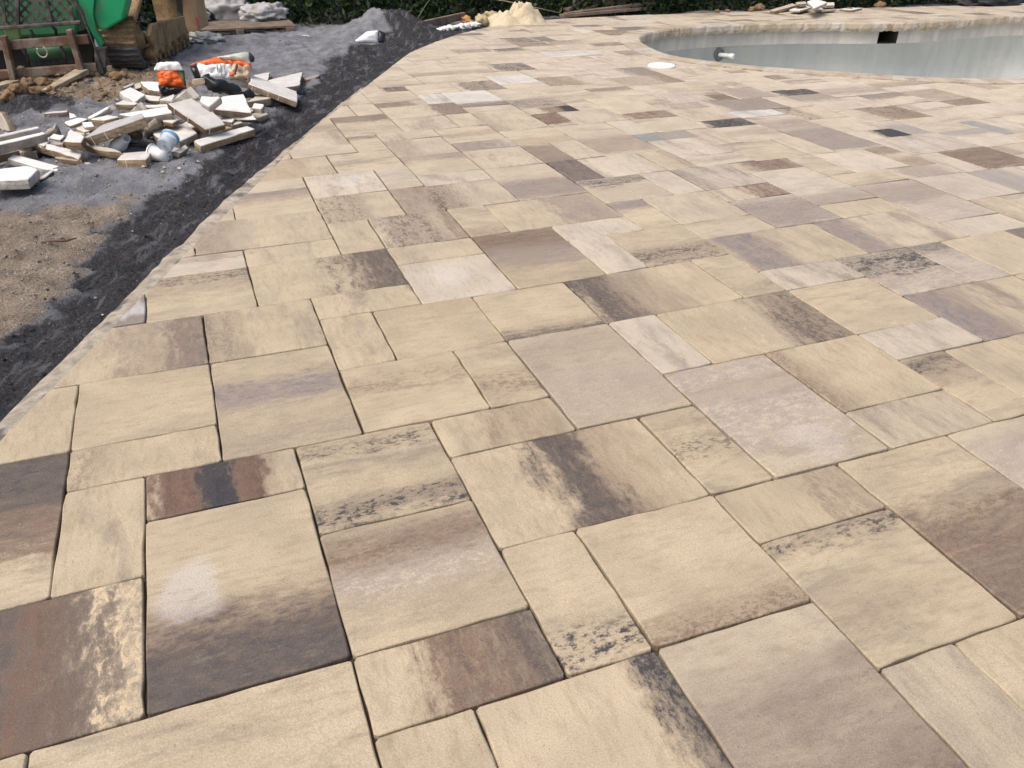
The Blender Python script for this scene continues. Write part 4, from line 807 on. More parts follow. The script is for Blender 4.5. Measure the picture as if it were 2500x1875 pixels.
# rusty can seen end on
a_ = at(*Zm('W3', [(1215, 850)])[0], 8.5); ax = (Vector(CAMU*U)-a_).normalized()*.9+Vector((.25, -.1, -.25))
can = empty('tin_can', a_); tag(can, 'rusty tin can seen end on between grey slabs', 'can')
M_CAN = simple('rusty_tin', (.20, .17, .15), .45, .3, 40, (.14, .075, .04), .7, 20, metal=.5)
o = lathe('can_body', a_, ax, [(-.10, 0), (-.10, .030), (-.012, .031), (-.006, .0285), (0, .031), (.003, .031), (.003, .028), (-.012, .026), (-.014, .018), (-.010, .016), (-.012, 0)], M_CAN); reparent_keep(o, can)
o = lathe('paper_label', a_, ax, [(-.085, .0313), (-.085, .0322), (-.02, .0326), (-.02, .0313)], simple('brown_label', (.30, .20, .08), .6, .5, 60)); reparent_keep(o, can)

# bags
M_ORG = fm('orange_film', (.80, .135, .022), .38, var=.14, scale=30); M_WHT = fm('white_film', (.74, .74, .73), .4, var=.08); M_BLK = fm('black_film', (.012, .012, .014), .30, var=.4, scale=25)
M_TAN = fm('tan_film', (.46, .36, .26), .4, var=.2); M_INK = fm('brown_ink', (.10, .035, .02), .5); M_GRN = fm('olive_print', (.14, .14, .06), .45, var=.5, scale=60)
def sheet(name, pts, nu, nv, mat, bulge=0.0, wr=.004, seed=0, parent=None, th=.003, nvec=None, fr=45):
    """crumpled film between four corner points (a,b,c,d), bulging along its normal"""
    a, b, c, d = [Vector(p) for p in pts]; nn = nvec or (b-a).cross(d-a).normalized()
    if nn.dot(Vector(CAMU*U)-a) < 0: nn = -nn
    V = []
    for j in range(nv+1):
        for i in range(nu+1):
            u, v = i/nu, j/nv; p = a.lerp(b, u).lerp(d.lerp(c, u), v); h = bulge*(math.sin(math.pi*u)**.6)*(math.sin(math.pi*v)**.6)
            q = p+nn*h; w = mn.fractal(q*fr+Vector((seed, 0, 0)), .9, 2.2, 4, noise_basis='PERLIN_ORIGINAL'); w2 = abs(mn.noise(q*fr*.5+Vector((0, seed, 0)))); V.append(q+nn*(w*wr+w2*wr*1.5))
    Fq = [(j*(nu+1)+i, j*(nu+1)+i+1, (j+1)*(nu+1)+i+1, (j+1)*(nu+1)+i) for j in range(nv) for i in range(nu)]
    o = mesh_obj(name, V, Fq, mat, None, True); s_ = o.modifiers.new('film', 'SOLIDIFY'); s_.thickness = th; s_.offset = -1
    if parent: reparent_keep(o, parent)
    return o
def qd(z, pts, hs): return [at(*p, h) for p, h in zip(Zm(z, pts), hs)]
bag = empty('printed_bag', at(415, 240, 0)); tag(bag, 'orange bag with white folded top and black foot standing on the heap', 'bag')
pl0 = at(*Zm('W7', [(420, 905)])[0], 12); pn = Vector((-.15, -1, .28)).normalized()
def bp(z, pts): return [on_plane(*p, pl0, pn) for p in Zm(z, pts)]
sheet('orange_face', bp('W7', [(190, 400), (570, 405), (740, 745), (235, 690)]), 24, 26, M_ORG, .022, .009, 1, bag, fr=38)
sheet('side_face', bp('W7', [(570, 405), (690, 400), (715, 690), (690, 640)]), 6, 12, M_GRN, .005, .003, 2, bag)
sheet('black_foot', bp('W7', [(235, 690), (740, 745), (560, 870), (275, 920)]), 20, 12, M_BLK, .025, .014, 3, bag, fr=38)
sheet('folded_top', [p-pn*-.012 for p in bp('W7', [(200, 270), (610, 262), (700, 410), (132, 412)])], 20, 8, M_WHT, .006, .006, 4, bag, th=.006)
back = bp('W7', [(190, 390), (680, 390), (720, 745), (250, 900)]); sheet('back_face', [p-pn*.05 for p in back], 8, 8, M_BLK, 0, .003, 5, bag)
for k in range(6):                              # lines of small print, too small to read
    y = 470+k*32; x0 = 255+k*14; x1 = 545+k*4
    for j in range(3):
        xa = x0+(x1-x0)*j/3+8; xb = x0+(x1-x0)*(j+rs.uniform(.35, .85))/3
        q = bp('W7', [(xa, y+(xa-255)*.03), (xb, y+(xb-255)*.03), (xb, y+8+(xb-255)*.03), (xa, y+8+(xa-255)*.03)])
        o = mesh_obj('print_line', [p+pn*(.034*(math.sin(math.pi*min(.95, (x_-190)/480))**.6)*(math.sin(math.pi*min(.95, (y-400)/330))**.6)+.012) for p, x_ in zip(q, (xa, xb, xb, xa))], [(0, 1, 2, 3)], M_INK); reparent_keep(o, bag)
bg2 = empty('crumpled_bag', at(530, 215, 8)); tag(bg2, 'white and orange bag with dark print lying crumpled on the heap', 'bag')
pl1 = at(*Zm('W7', [(1500, 640)])[0], 13); pn1 = Vector((-.10, -1, .55)).normalized()
def b2(pts): return [on_plane(*p, pl1, pn1) for p in Zm('W7', pts)]
sheet('white_face', b2([(940, 300), (1640, 285), (1640, 590), (1040, 560)]), 30, 16, M_WHT, .035, .022, 11, bg2, fr=20)
sheet('picture_face', b2([(1640, 290), (2010, 345), (1950, 650), (1610, 590)]), 18, 16, M_TAN, .03, .022, 12, bg2, fr=24)
sheet('orange_strip', b2([(820, 310), (1330, 165), (1640, 290), (1260, 300)]), 16, 5, M_ORG, .012, .012, 13, bg2, fr=26)
sheet('orange_band', b2([(1500, 190), (1990, 290), (2015, 400), (1600, 300)]), 14, 5, M_ORG, .02, .012, 14, bg2, fr=26)
sheet('clear_end', b2([(1300, 170), (1960, 55), (1990, 290), (1480, 200)]), 16, 8, fm('clear_film', (.50, .50, .44), .3, var=.5, scale=40), .03, .010, 15, bg2, fr=50)
sheet('dark_end', b2([(1965, 60), (2060, 170), (2050, 240), (1985, 260)]), 6, 6, M_BLK, .01, .006, 16, bg2)
sheet('dark_side', b2([(820, 330), (945, 310), (1030, 565), (920, 570)]), 6, 10, M_BLK, .012, .006, 17, bg2)
for k, (pts, mt) in enumerate((([(1720, 350), (1760, 345), (1715, 540), (1690, 540)], M_INK), ([(1600, 480), (1680, 520), (1670, 570), (1590, 560)], M_ORG), ([(1860, 590), (1940, 610), (1935, 650), (1880, 640)], M_INK))):
    sheet('print_patch', [p+pn1*.042 for p in b2(pts)], 4, 4, mt, .004, .004, 20+k, bg2, th=.002)
for k in range(3):
    x = 1350+k*70; sheet('print_line', [p+pn1*.040 for p in b2([(x, 310), (x+7, 310), (x+27, 540), (x+20, 540)])], 2, 8, fm('grey_ink%d' % k, (.30, .30, .31), .5), .003, .003, 30+k, bg2, th=.0015)
sheet('underside', [p-pn1*.06 for p in b2([(900, 320), (2000, 250), (1950, 640), (1000, 560)])], 10, 6, M_WHT, 0, .006, 40, bg2)
# black plastic bundle
pa = [at(*p, h) for p, h in zip(Zm('W7', [(1130, 560), (1300, 700), (1600, 775), (1850, 860), (2060, 900)]), (22, 19, 16, 13, 10))]
bm = bmesh.new(); tube_mesh(bm, [pa[0].lerp(pa[1], -.12)]+[pa[i].lerp(pa[i+1], t/5) for i in range(4) for t in range(5)]+[pa[-1]], [.006]+[.018+.016*math.sin(math.pi*min(1, (k+3)/18)) for k in range(20)]+[.014], 14)
for v in bm.verts: v.co += mn.noise_vector(v.co*22)*.020+mn.noise_vector(v.co*60)*.010
o = bm_obj('plastic_bundle', bm, M_BLK, None, True); tag(o, 'shiny black plastic bundle draped over the heap below the crumpled bag', 'plastic')

# ------------------------------------------------------------------ green loader with pallet forks
M_RUST = simple('rusty_steel', (.135, .075, .050), .8, .3, 26, (.30, .27, .22), .55, 9, bump=.35)
M_RUSTD = simple('dark_steel', (.045, .042, .040), .65, .35, 24, (.20, .18, .15), .45, 12, bump=.3)
M_GREEN = simple('green_paint', (.012, .33, .13), .35, .10, 6, (.22, .24, .15), .35, 5, bump=.08, spec=.5)
M_GREEND = simple('dull_green_paint', (.045, .20, .09), .55, .3, 9, (.15, .14, .10), .6, 7, bump=.15)
M_MUD = simple('dried_mud', (.36, .245, .13), .95, .28, 14, (.13, .085, .05), .6, 9, bump=.9, bdist=.02)
M_RUB = simple('dusty_rubber', (.075, .074, .076), .9, .35, 20, (.17, .165, .16), .5, 8, bump=.6, bdist=.01)
M_PALE = simple('worn_steel_tip', (.40, .34, .24), .7, .25, 20, (.16, .11, .07), .5, 12)
fw = Vector((-.12, -.993, 0)).normalized(); lat = Vector((.993, -.12, 0)).normalized()
c0 = at(205, 190); loader = empty('fork_loader', c0+lat*-.4); tag(loader, 'green tracked loader with rusty pallet forks and mesh guard, mud around it', 'loader')
def cp(pts, back=0.0): return [on_plane(*p, c0-fw*back, fw) for p in Zm('VB', pts)]
def part(o): return reparent_keep(o, loader)
def cbar(name, a, b, th, mat, back=0.0, depth=.05):
    p, q = cp([a, b], back); return part(bar(name, p, q, depth, th, mat, None, bev=.006))
px_m = lambda n: n*.18083/58*U                      # length of n zoom pixels at the carriage, metres
cbar('upper_bar', (-600, 660), (1205, 525), px_m(120), M_RUST)
cbar('lower_bar', (-600, 1050), (1315, 905), px_m(115), M_RUST)
for nm, a, b, t in (('fork', (935, 395), (1110, 975), None), ('fork', (50, 480), (195, 1120), None), ('fork', (-780, 560), (-660, 1250), None)):
    p, q = cp([a, b], -.05); root_f = part(bar(nm, p, q, px_m(125), .035, M_RUST, None, up=lat, bev=.005))
    tip = q+fw*.62+lat*(-.10); tip.z = max(ground_z(tip)+.006, q.z-.10)
    V = [q+lat*.045+Vector((0, 0, .02)), q-lat*.045+Vector((0, 0, .02)), tip-lat*.022+Vector((0, 0, .012)), tip+lat*.022+Vector((0, 0, .012))]
    V += [v-Vector((0, 0, .034)) for v in V[:2]]+[v-Vector((0, 0, .012)) for v in V[2:]]
    tn = mesh_obj('tine', V, [(0, 1, 2, 3), (7, 6, 5, 4), (0, 4, 5, 1), (1, 5, 6, 2), (2, 6, 7, 3), (3, 7, 4, 0)], M_PALE); bevel(tn, .004); tn.parent = root_f
# mesh guard above the carriage
cbar('guard_rail', (-600, 425), (1095, 300), px_m(50), M_RUSTD, -.02, .03)
for a, b, w_ in (((235, -200), (245, 345), 70), ((585, -200), (690, 300), 45), ((-300, -200), (-260, 380), 60), ((-560, -300), (-540, 400), 60), ((30, -200), (60, 300), 26), ((960, 90), (985, 300), 40)):
    p, q = cp([a, b], -.01); part(bar('guard_post', p, q, px_m(w_), .02, M_RUSTD, None, up=lat, bev=.003))
gbm = bmesh.new()
for k in range(-11, 18):
    for sgn in (1, -1):
        x0 = k*135; a, b = (x0, 330), (x0+sgn*470, -160)
        p, q = cp([a, b], 0.0); t0, t1 = 0, 1
        d = (q-p).normalized(); s_ = d.cross(fw).normalized(); V, Fq = box_pts((p+q)/2, (q-p)/2, s_*.0075, fw*.004); bv = [gbm.verts.new(v) for v in V]
        for f in Fq: gbm.faces.new([bv[i] for i in f])
xr = cp([(1000, 200)])[0]
geo = gbm.verts[:]+gbm.edges[:]+gbm.faces[:]; bmesh.ops.bisect_plane(gbm, geom=geo, plane_co=xr, plane_no=lat, clear_outer=True)
part(bm_obj('guard_mesh', gbm, M_RUSTD))
# slanting black arm with its foot, and the green lift arm
P = cp([(905, -60), (960, -60), (1110, 140), (1215, 470), (1410, 990), (1335, 1030), (1270, 640), (1090, 200)], -.03); part(prism('tilt_arm', P, -fw*.03, M_RUSTD))
P = cp([(1265, 650), (1435, 640), (1420, 1000), (1335, 1030)], -.01); part(prism('arm_foot', P, -fw*.06, M_RUSTD))
P = cp([(1030, -80), (1275, -80), (1255, 200), (1300, 420), (1395, 590), (1345, 660), (1205, 380), (1095, 140)], 0.03); part(prism('lift_arm', P, -fw*.09, M_GREEN))
P = cp([(1280, -80), (1740, -80), (1650, 270), (1405, 415), (1330, 400), (1255, 200)], 0.06); part(prism('side_cowl', P, -fw*.12-lat*-.02, M_GREEN, bev=.012))
P = cp([(-700, -300), (1050, -300), (1050, 480), (-700, 560)], .30); part(prism('front_body', P, -fw*.5, M_GREEND, bev=.02))
P = cp([(60, 395), (245, 385), (260, 525), (75, 540)], .05); part(prism('light_green_block', P, -fw*.06, simple('pale_green_paint', (.26, .42, .16), .6, .2, 12)))
a_, b_ = cp([(400, 730), (1000, 690)], .16); part(tube('hydraulic_cylinder', [a_, b_], .05, M_GREEND, seg=14))
a_, b_ = cp([(420, 830), (1010, 790)], .16); part(bar('cross_member', a_, b_, .06, .05, M_RUSTD))
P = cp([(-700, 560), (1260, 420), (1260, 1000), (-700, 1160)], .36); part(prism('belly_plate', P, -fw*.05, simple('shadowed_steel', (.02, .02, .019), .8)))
for (a, b) in (((810, 610), (890, 870)), ((300, 660), (395, 890)), ((700, 350), (755, 470)), ((410, 400), (420, 520))):
    p, q = cp([a, b], .04); part(tube('hose', [p, p.lerp(q, .5)+lat*.012, q], .011, M_RUSTD))
rc_ = cp([(570, 700)], -.035)[0]; R_ = px_m(62); part(tube('lifting_ring', [rc_+(lat*math.cos(t)+Vector((0, 0, math.sin(t)))*1.15)*R_ for t in [math.pi*(.75+1.6*k/16) for k in range(17)]], .0045, simple('bare_steel', (.42, .38, .30), .5, .2, 30)))
a_, b_ = cp([(-500, 470), (-420, 1150)], .2); part(bar('far_upright', a_, b_, .05, .05, M_RUSTD))

# ------------------------------------------------------------------ muddy track of a second machine
tb = at(320, 172); trk = empty('crawler_machine', tb); tag(trk, 'mud caked crawler track and tan side plate of a machine behind the green loader', 'crawler')
tf = Vector((-.30, -.954, 0)).normalized(); tl = Vector((.954, -.30, 0)).normalized(); up_ = Vector((0, 0, 1))
belt_w = .225; R1 = .17; zc = ground_z(tb)+R1+.006; ctr = Vector((tb.x, tb.y, zc))-tf*.06
prof = []
for k in range(13):                                 # front idler, then up and back to the drive wheel
    t = -math.pi/2+math.pi*k/12*.86; prof.append((math.cos(t)*R1, math.sin(t)*R1))
rise = [(-.30, .36), (-.62, .55), (-.80, .58), (-.95, .48), (-1.0, .32), (-1.05, .0), (-1.0, -.14), (-.9, -.17)]
prof = prof+rise; prof.append((-.4, -.17)); N = len(prof)
bm = bmesh.new(); A = []; 
def smooth2(pr):
    return smooth_poly(pr, 4)
pr = smooth2(prof); N = len(pr); W_ = 6
for i, (f_, z_) in enumerate(pr):
    nrm = np.array(pr[(i+1) % N])-np.array(pr[i-1]); nrm = np.array([nrm[1], -nrm[0]])/np.linalg.norm(nrm)
    lug = .016 if (i//2) % 2 == 0 else 0.0; row = []
    for j in range(W_+1):
        w = (j/W_-.5)*belt_w; b0 = ctr+tf*f_+up_*z_+tl*w; am = .012*mn.fractal(b0*16, .8, 2.1, 4, noise_basis='PERLIN_ORIGINAL'); o_ = tf*nrm[0]+up_*nrm[1]; row.append(bm.verts.new(b0+o_*(lug+am)))
    for j in (1, 0):
        w = (.5 if j else -.5)*belt_w; b0 = ctr+tf*f_+up_*z_+tl*w; o_ = tf*nrm[0]+up_*nrm[1]; row.append(bm.verts.new(b0-o_*.030))
    A.append(row)
for i in range(N):
    a, b = A[i], A[(i+1) % N]; m_ = len(a)
    for j in range(m_): bm.faces.new((a[j], a[(j+1) % m_], b[(j+1) % m_], b[j]))
belt = bm_obj('track_belt', bm, [M_MUD, M_RUB], None, True)
for pl_ in belt.data.polygons: pl_.material_index = 1 if (pl_.center.z < zc-.02) else 0
reparent_keep(belt, trk)
side = ctr+tl*(belt_w/2+.015)
def sp_(f_, z_, o_=0): return side+tf*f_+up_*z_+tl*o_
o = lathe('drive_sprocket', sp_(-.66, .36, -.10), tl, [(0, 0), (0, .15), (.03, .16), (.09, .15), (.09, .10), (.12, .09), (.12, .04), (.14, .035), (.14, 0)], M_MUD, None, 22); reparent_keep(o, trk)
P = [sp_(.02, .03), sp_(-.10, .09), sp_(-.45, .07), sp_(-.85, .05), sp_(-.85, -.07), sp_(-.05, -.09)]; o = prism('track_frame', P, tl*.035, M_MUD, None, .008); reparent_keep(o, trk)
for k in range(6):
    o = lathe('roller', sp_(-.06-.155*k, -.10, -.06), tl, [(0, 0), (0, .05), (.06, .05), (.075, .03), (.10, .03), (.10, 0)], M_MUD, None, 14); reparent_keep(o, trk)
for k in range(9):
    P = [sp_(-.02-.10*k, -.115, .03), sp_(-.075-.10*k, -.115, .03), sp_(-.062-.10*k, -.168, .03), sp_(-.035-.10*k, -.168, .03)]; o = prism('drive_lug', P, -tl*.05, M_MUD, None, .004); o.parent = belt
o = lathe('front_idler', ctr-tl*.08, tl, [(0, 0), (0, .10), (.16, .10), (.17, .06), (.20, .05), (.20, 0)], M_MUD, None, 20); reparent_keep(o, trk)
# upright post and tan plate
pp = at(438, 128); 
def tp(pts, back=0.0): return [on_plane(*p, pp-tf*back, Vector((-.25, -.97, 0)).normalized()) for p in Zm('V', pts)]
P = tp([(1480, -60), (1520, -60), (1548, 380), (1510, 400)], .05); o = prism('upright_post', P, -tf*.05, M_RUSTD); reparent_keep(o, trk)
P = tp([(1465, -60), (1640, -60), (1672, 120), (1700, 245), (1575, 290), (1545, 215)], .20); o = prism('side_plate', P, -tf*.25, simple('tan_muddy_plate', (.42, .29, .165), .85, .18, 8, (.30, .20, .11), .5, 6, bump=.3), None, .008); reparent_keep(o, trk); splate = o
P = tp([(1648, 150), (1668, 140), (1688, 230), (1665, 235)], .195); o = prism('red_sticker', P, -tf*.004, simple('faded_red', (.48, .10, .10), .6, .2, 30), None, 0); o.parent = splate
P = tp([(900, 250), (1010, 200), (1000, 480), (880, 400)], .25); o = prism('mud_guard', P, -tf*.05, M_MUD, None, .01); reparent_keep(o, trk)

# ------------------------------------------------------------------ clods, stones and sticks
M_CLOD = simple('earth_clod', (.27, .175, .095), .97, .35, 30, (.14, .10, .06), .5, 20, bump=1.0, bdist=.01)
M_CLODG = simple('grey_clod', (.16, .155, .15), .97, .3, 30, bump=1.0, bdist=.01)
rk = random.Random(8)
def rock(name, c, r, mat, label, cat, group, fl=.75, sub=3, amp=.45):
    o = blob(name, c, r*rk.uniform(.8, 1.3), r*rk.uniform(.8, 1.2), r*fl, mat, amp, 1.5, rk.uniform(0, 99), None, sub); o.rotation_euler.z = rk.uniform(0, 6); tag(o, label, cat, group); return o
for k, (x, y, r, lab) in enumerate(((105, 205, .040, 'round yellow earth clod behind the right fork tine'), (70, 212, .055, 'largest earth clod between the two fork tines'), (45, 225, .045, 'earth clod against the left fork tine'), (85, 228, .035, 'earth clod in front of the largest clod'), (125, 222, .030, 'reddish earth clod left of the right fork tine'), (150, 215, .026, 'little earth clod beside the right fork tine'), (20, 240, .040, 'earth clod at the left edge below the left tine'), (220, 205, .030, 'grey earth clod right of the right tine heel'), (255, 232, .016, 'small brown clod on grey dust right of the forks'), (240, 248, .014, 'smallest brown clod on the grey dust behind the heap'), (290, 190, .045, 'earth clod under the crawler track'), (395, 158, .03, 'earth clod beside the drive lugs of the crawler'))):
    p = gp(x, y); rock('earth_clod', p+Vector((0, 0, r*.25)), r, M_CLOD if k not in (7,) else M_CLODG, lab, 'clod', 'earth clods around the machines')
# pebbles and grit too many to count
def grit(name, n_, fn, rmin, rmax, mat, label, seed):
    r = random.Random(seed); V, Fq = [], []
    for _ in range(n_):
        p = fn(r)
        if p is None: continue
        s_ = rmin+(rmax-rmin)*r.random()**3; i0 = len(V); a = r.uniform(0, 6)
        for (dx, dy, dz) in ((1, 0, 0), (-.2, .9, .1), (-.9, -.3, 0), (.1, -.8, .1), (.1, .1, .75), (0, 0, -.6)):
            k = r.uniform(.7, 1.2); V.append((p[0]+(dx*math.cos(a)-dy*math.sin(a))*s_*k, p[1]+(dx*math.sin(a)+dy*math.cos(a))*s_*k, p[2]+dz*s_*k*.8))
        for (q, w) in ((0, 1), (1, 2), (2, 3), (3, 0)): Fq += [(i0+q, i0+w, i0+4), (i0+w, i0+q, i0+5)]
    o = mesh_obj(name, V, Fq, mat); tag(o, label, name.replace('_', ' '), kind='stuff'); return o
def gfn(x0, x1, y0, y1, cond):
    def f(r):
        x, y = r.uniform(x0, x1), r.uniform(y0, y1)
        z, w = ground(x, y)
        if edge_dist(x, y) < .45 or not cond(w, r): return None
        return (x*U, y*U, z*U)
    return f
grit('gravel', 22000, gfn(-4.5, 6, 9, 31, lambda w, r: r.random() < .03+.95*max(w[2], w[1])*(1-w[0])**3), .0012, .0085, simple('grey_gravel', (.25, .225, .195), .9, .7, 90), 'scattered gravel and grit on the bare soil beside the deck', 1)
grit('dark_crumbs', 20000, gfn(-4.5, 12, 8, 44, lambda w, r: w[0] > .3 or r.random() < .12), .002, .010, simple('dark_crumb', (.035, .034, .036), .95, .7, 90), 'dark crumbs of damp sand along the deck edge', 2)
grit('pale_chips', 90, gfn(-5, 13, 8, 44, lambda w, r: True), .0015, .008, simple('pale_chip', (.55, .53, .50), .85, .2, 70), 'pale stone chips scattered over the sand', 3)
def dfn(r):
    x, y = r.uniform(-3, 12), r.uniform(2, 30); e = edge_dist(x, y)
    return (x*U, y*U, float(surf(x, y))*U+.001) if -3.5*r.random()**2-.15 < e < -.15 else None
grit('sand_specks', 1500, dfn, .0006, .0026, simple('sand_speck', (.40, .34, .26), .95, .5, 90), 'specks of sand left on the paving along its cut edge', 12)
grit('heap_crumbs', 700, gfn(-4, 7.0, 18.5, 30, lambda w, r: w[0] < .25), .002, .016, simple('paver_crumb', (.46, .42, .36), .9, .3, 60), 'crumbs and chips of broken paver scattered round the heap', 9)
grit('loam', 5000, gfn(-5, 4.5, 29, 42, lambda w, r: w[2] > .25), .004, .022, M_CLOD, 'crumbly brown loam around the machines', 4)
# white flecks on the dark sand
for k, (x, y) in enumerate(((455, 443), (420, 500), (735, 238), (1000, 107))):
    pass
M_STICK = simple('dry_twig', (.10, .065, .045), .9, .3, 40); M_BOARD = simple('weathered_board', (.20, .15, .115), .85, .35, 22, (.09, .07, .055), .6, 10, bump=.5)
pts = [gp(100, 592, .8), gp(130, 594, 1.8), gp(165, 592, 2.2), gp(187, 583, 1.2)]; o = tube('bent_twig', pts, [.003, .004, .004, .002], M_STICK); tag(o, 'thin bent brown twig on the tan soil at lower left', 'twig')

# ------------------------------------------------------------------ pallet with wrapped goods, behind the grey sand
pc = at(560, 84); pal = empty('wooden_pallet', pc); tag(pal, 'grey wooden pallet lying behind the grey sand, left of the mound', 'pallet')
pla, plb = at(445, 92), at(725, 80); pe = (plb-pla); pe.z = 0; pL = pe.length; pe.normalize(); pf = Vector((-pe.y, pe.x, 0)); pz = max(pla.z, plb.z)-.05
for k in range(6):
    a = Vector((pla.x, pla.y, pz+.10))+pf*(.06+.115*k); o = bar('deck_board', a, a+pe*pL, .095, .018, M_BOARD, None, bev=.002); reparent_keep(o, pal)
for k in range(3):
    a = Vector((pla.x, pla.y, pz+.055))+pe*(pL*(.06+.44*k)); o = bar('stringer', a, a+pf*.68, .07, .072, M_BOARD, None, bev=.003); reparent_keep(o, pal)
for k in range(3):
    a = Vector((pla.x, pla.y, pz+.008))+pf*(.06+.28*k); o = bar('base_board', a, a+pe*pL, .08, .016, M_BOARD, None, bev=.002); reparent_keep(o, pal)
M_WRAP = simple('dusty_wrap', (.42, .42, .42), .4, .2, 14, (.25, .23, .20), .4, 9, bump=.5, bdist=.02)
top = pz+.11
for (x, y, sx, sy, sz, lab) in ((565, 74, .24, .16, .15, 'largest grey plastic wrapped bundle on the pallet'), (655, 76, .22, .14, .10, 'long low plastic wrapped bundle at the right of the pallet'), (500, 80, .09, .10, .08, 'small wrapped bundle at the left of the pallet')):
    c = at(x, y); c.z = top+sz*.55; c += pf*.25; o = blob('wrapped_bundle', c, sx, sy, sz, M_WRAP, .35, 2.2, x, Matrix.Rotation(math.atan2(pe.y, pe.x), 3, 'Z')); tag(o, lab, 'bundle', 'wrapped bundles on the pallet')
c = at(525, 70); c.z = top+.045; o = blob('black_red_bag', c+pf*.05, .095, .06, .05, simple('black_red_film', (.05, .03, .03), .4, .5, 18, (.40, .09, .05), .7, 14), .5, 2.6, 3); tag(o, 'small black and red crumpled bag lying on the pallet', 'bag')
c = gp(500, 104); o = blob('plastic_scrap', c+Vector((0, 0, .03)), .13, .08, .05, simple('grey_white_scrap', (.46, .46, .43), .55, .2, 18, bump=.4), .55, 2.8, 6); tag(o, 'crumpled grey white plastic scrap on the sand in front of the pallet', 'plastic')

# ------------------------------------------------------------------ things along the far edge
M_SAND = simple('cream_sand', (.58, .50, .36), .95, .14, 9, (.46, .37, .22), .4, 8, bump=.7, bdist=.015)
def heap(name, cx, cy, rx, ry, h, mat, seed, rough=.18):
    n1_, n2_ = 40, 12; V, Fq = [], []; z0 = float(surf(cx/U, cy/U))*U-.02
    for j in range(n2_+1):
        for i in range(n1_):
            t = i/n1_*2*math.pi; q = j/n2_; x, y = math.cos(t)*q, math.sin(t)*q; zz = h*(1-q**1.5)*(1+rough*2*mn.fractal(Vector((x*2.2+seed, y*2.2, 0)), .8, 2, 4, noise_basis='PERLIN_ORIGINAL')); rr_ = 1+.18*mn.noise(Vector((math.cos(t)*1.5+seed, math.sin(t)*1.5, 3)))
            V.append((cx+x*rx*rr_, cy+y*ry*rr_, z0+max(0, zz)+rough*.06*mn.noise(Vector((x*9, y*9, seed)))))
    for j in range(n2_):
        for i in range(n1_): Fq.append((j*n1_+i, j*n1_+(i+1) % n1_, (j+1)*n1_+(i+1) % n1_, (j+1)*n1_+i))
    return mesh_obj(name, V, Fq, mat, None, True)
a = at(1268, 62); o = heap('sand_heap', a.x+.05, a.y+.22, .34, .22, .20, M_SAND, 2.0, .42); tag(o, 'cream heap of dry sand at the far edge of the deck', 'sand heap')
M_ROCKY = simple('yellow_rock', (.50, .42, .25), .9, .25, 14, (.25, .14, .06), .5, 9, bump=.8, bdist=.012); M_ROCKO = simple('ochre_rock', (.40, .22, .10), .9, .25, 18, bump=.8)
for (x, y, r, mt, lab) in ((1185, 62, .085, M_ROCKY, 'large yellow boulder at the left of the cream sand heap'), (1205, 52, .075, M_ROCKY, 'yellow boulder behind the large yellow boulder'), (1146, 58, .055, M_ROCKO, 'ochre stone left of the yellow boulders'), (1160, 63, .03, M_ROCKO, 'small ochre stone beside the yellow boulders'), (1305, 44, .03, M_ROCKY, 'small yellow stone at the right foot of the sand heap')):
    p = at(x, y); p.y += .10; rock('boulder', p+Vector((0, 0, r*.4)), r, mt, lab, 'boulder', 'boulders by the sand heap')
M_WST = simple('white_stone', (.66, .65, .62), .8, .12, 20)
for k, (x, y) in enumerate(((1078, 80), (1092, 78), (1104, 76), (1117, 73), (1130, 72), (1142, 70), (1155, 69), (1166, 66))):
    p = at(x, y); p.y += .08; rock('white_stone', p+Vector((0, 0, .012)), .045+.012*(k % 3), M_WST, ('white stone of the row between mound and sand heap, %s from the mound' % ('first', 'second', 'third', 'fourth', 'fifth', 'sixth', 'seventh', 'eighth')[k]), 'stone', 'white stones in a row by the far edge', .5)
p, q = at(1000, 84), at(1155, 60); p.y += .15; q.y += .28; o = bar('timber_edging', p+Vector((0, 0, .03)), q+Vector((0, 0, .05)), .04, .07, M_BOARD); tag(o, 'old brown timber board on edge behind the white stones', 'timber')
# stack of old boards and thin canes
st = [((1385, 46), (1600, 24)), ((1400, 45), (1625, 32)), ((1430, 42), (1575, 16)), ((1450, 40), (1640, 38)), ((1470, 42), (1605, 20)), ((1420, 47), (1560, 28))]
for k, (a, b) in enumerate(st):
    p, q = at(a[0], a[1]+2), at(b[0], 38-k); p.y += .16+.05*k; q.y += .25+.05*k; q.z += .05+.05*k; p.z += .02+.008*k
    o = bar('old_board', p, q, .08, .03, M_BOARD, None, bev=.002); tag(o, 'weathered brown board of the loose stack at the far edge, ' + ('lowest', 'second from the bottom', 'third from the bottom', 'fourth from the bottom', 'second from the top', 'topmost')[k], 'board', 'weathered boards stacked at the far edge')
M_CANE = simple('dry_cane', (.34, .28, .19), .8, .2, 40)
for k, (a, b, lab) in enumerate((((1110, 18), (1400, 42), 'upper of the two thin canes running behind the sand heap'), ((1115, 24), (1390, 46), 'lower of the two thin canes running behind the sand heap'))):
    p, q = at(a[0], 50), at(b[0], b[1]); p.y += .35; p.z += .26-.04*k; q.y += .25; q.z += .03; m_ = p.lerp(q, .5)+Vector((0, 0, .03)); o = tube('dry_cane', [p, m_, q], [.006, .006, .005], M_CANE); tag(o, lab, 'cane', 'canes behind the sand heap')
p, q = at(1022, 62), at(1122, 48); p.y += .15; q.y += .4; q.z += .28; o = tube('reed_grass', [p, p.lerp(q, .35)+Vector((0, 0, .06)), p.lerp(q, .75)+Vector((0, 0, .07)), q], [.003, .003, .0025, .002], simple('green_stem', (.16, .20, .09), .7)); tag(o, 'thin bent grass stem arching beside the grey mound', 'stem')
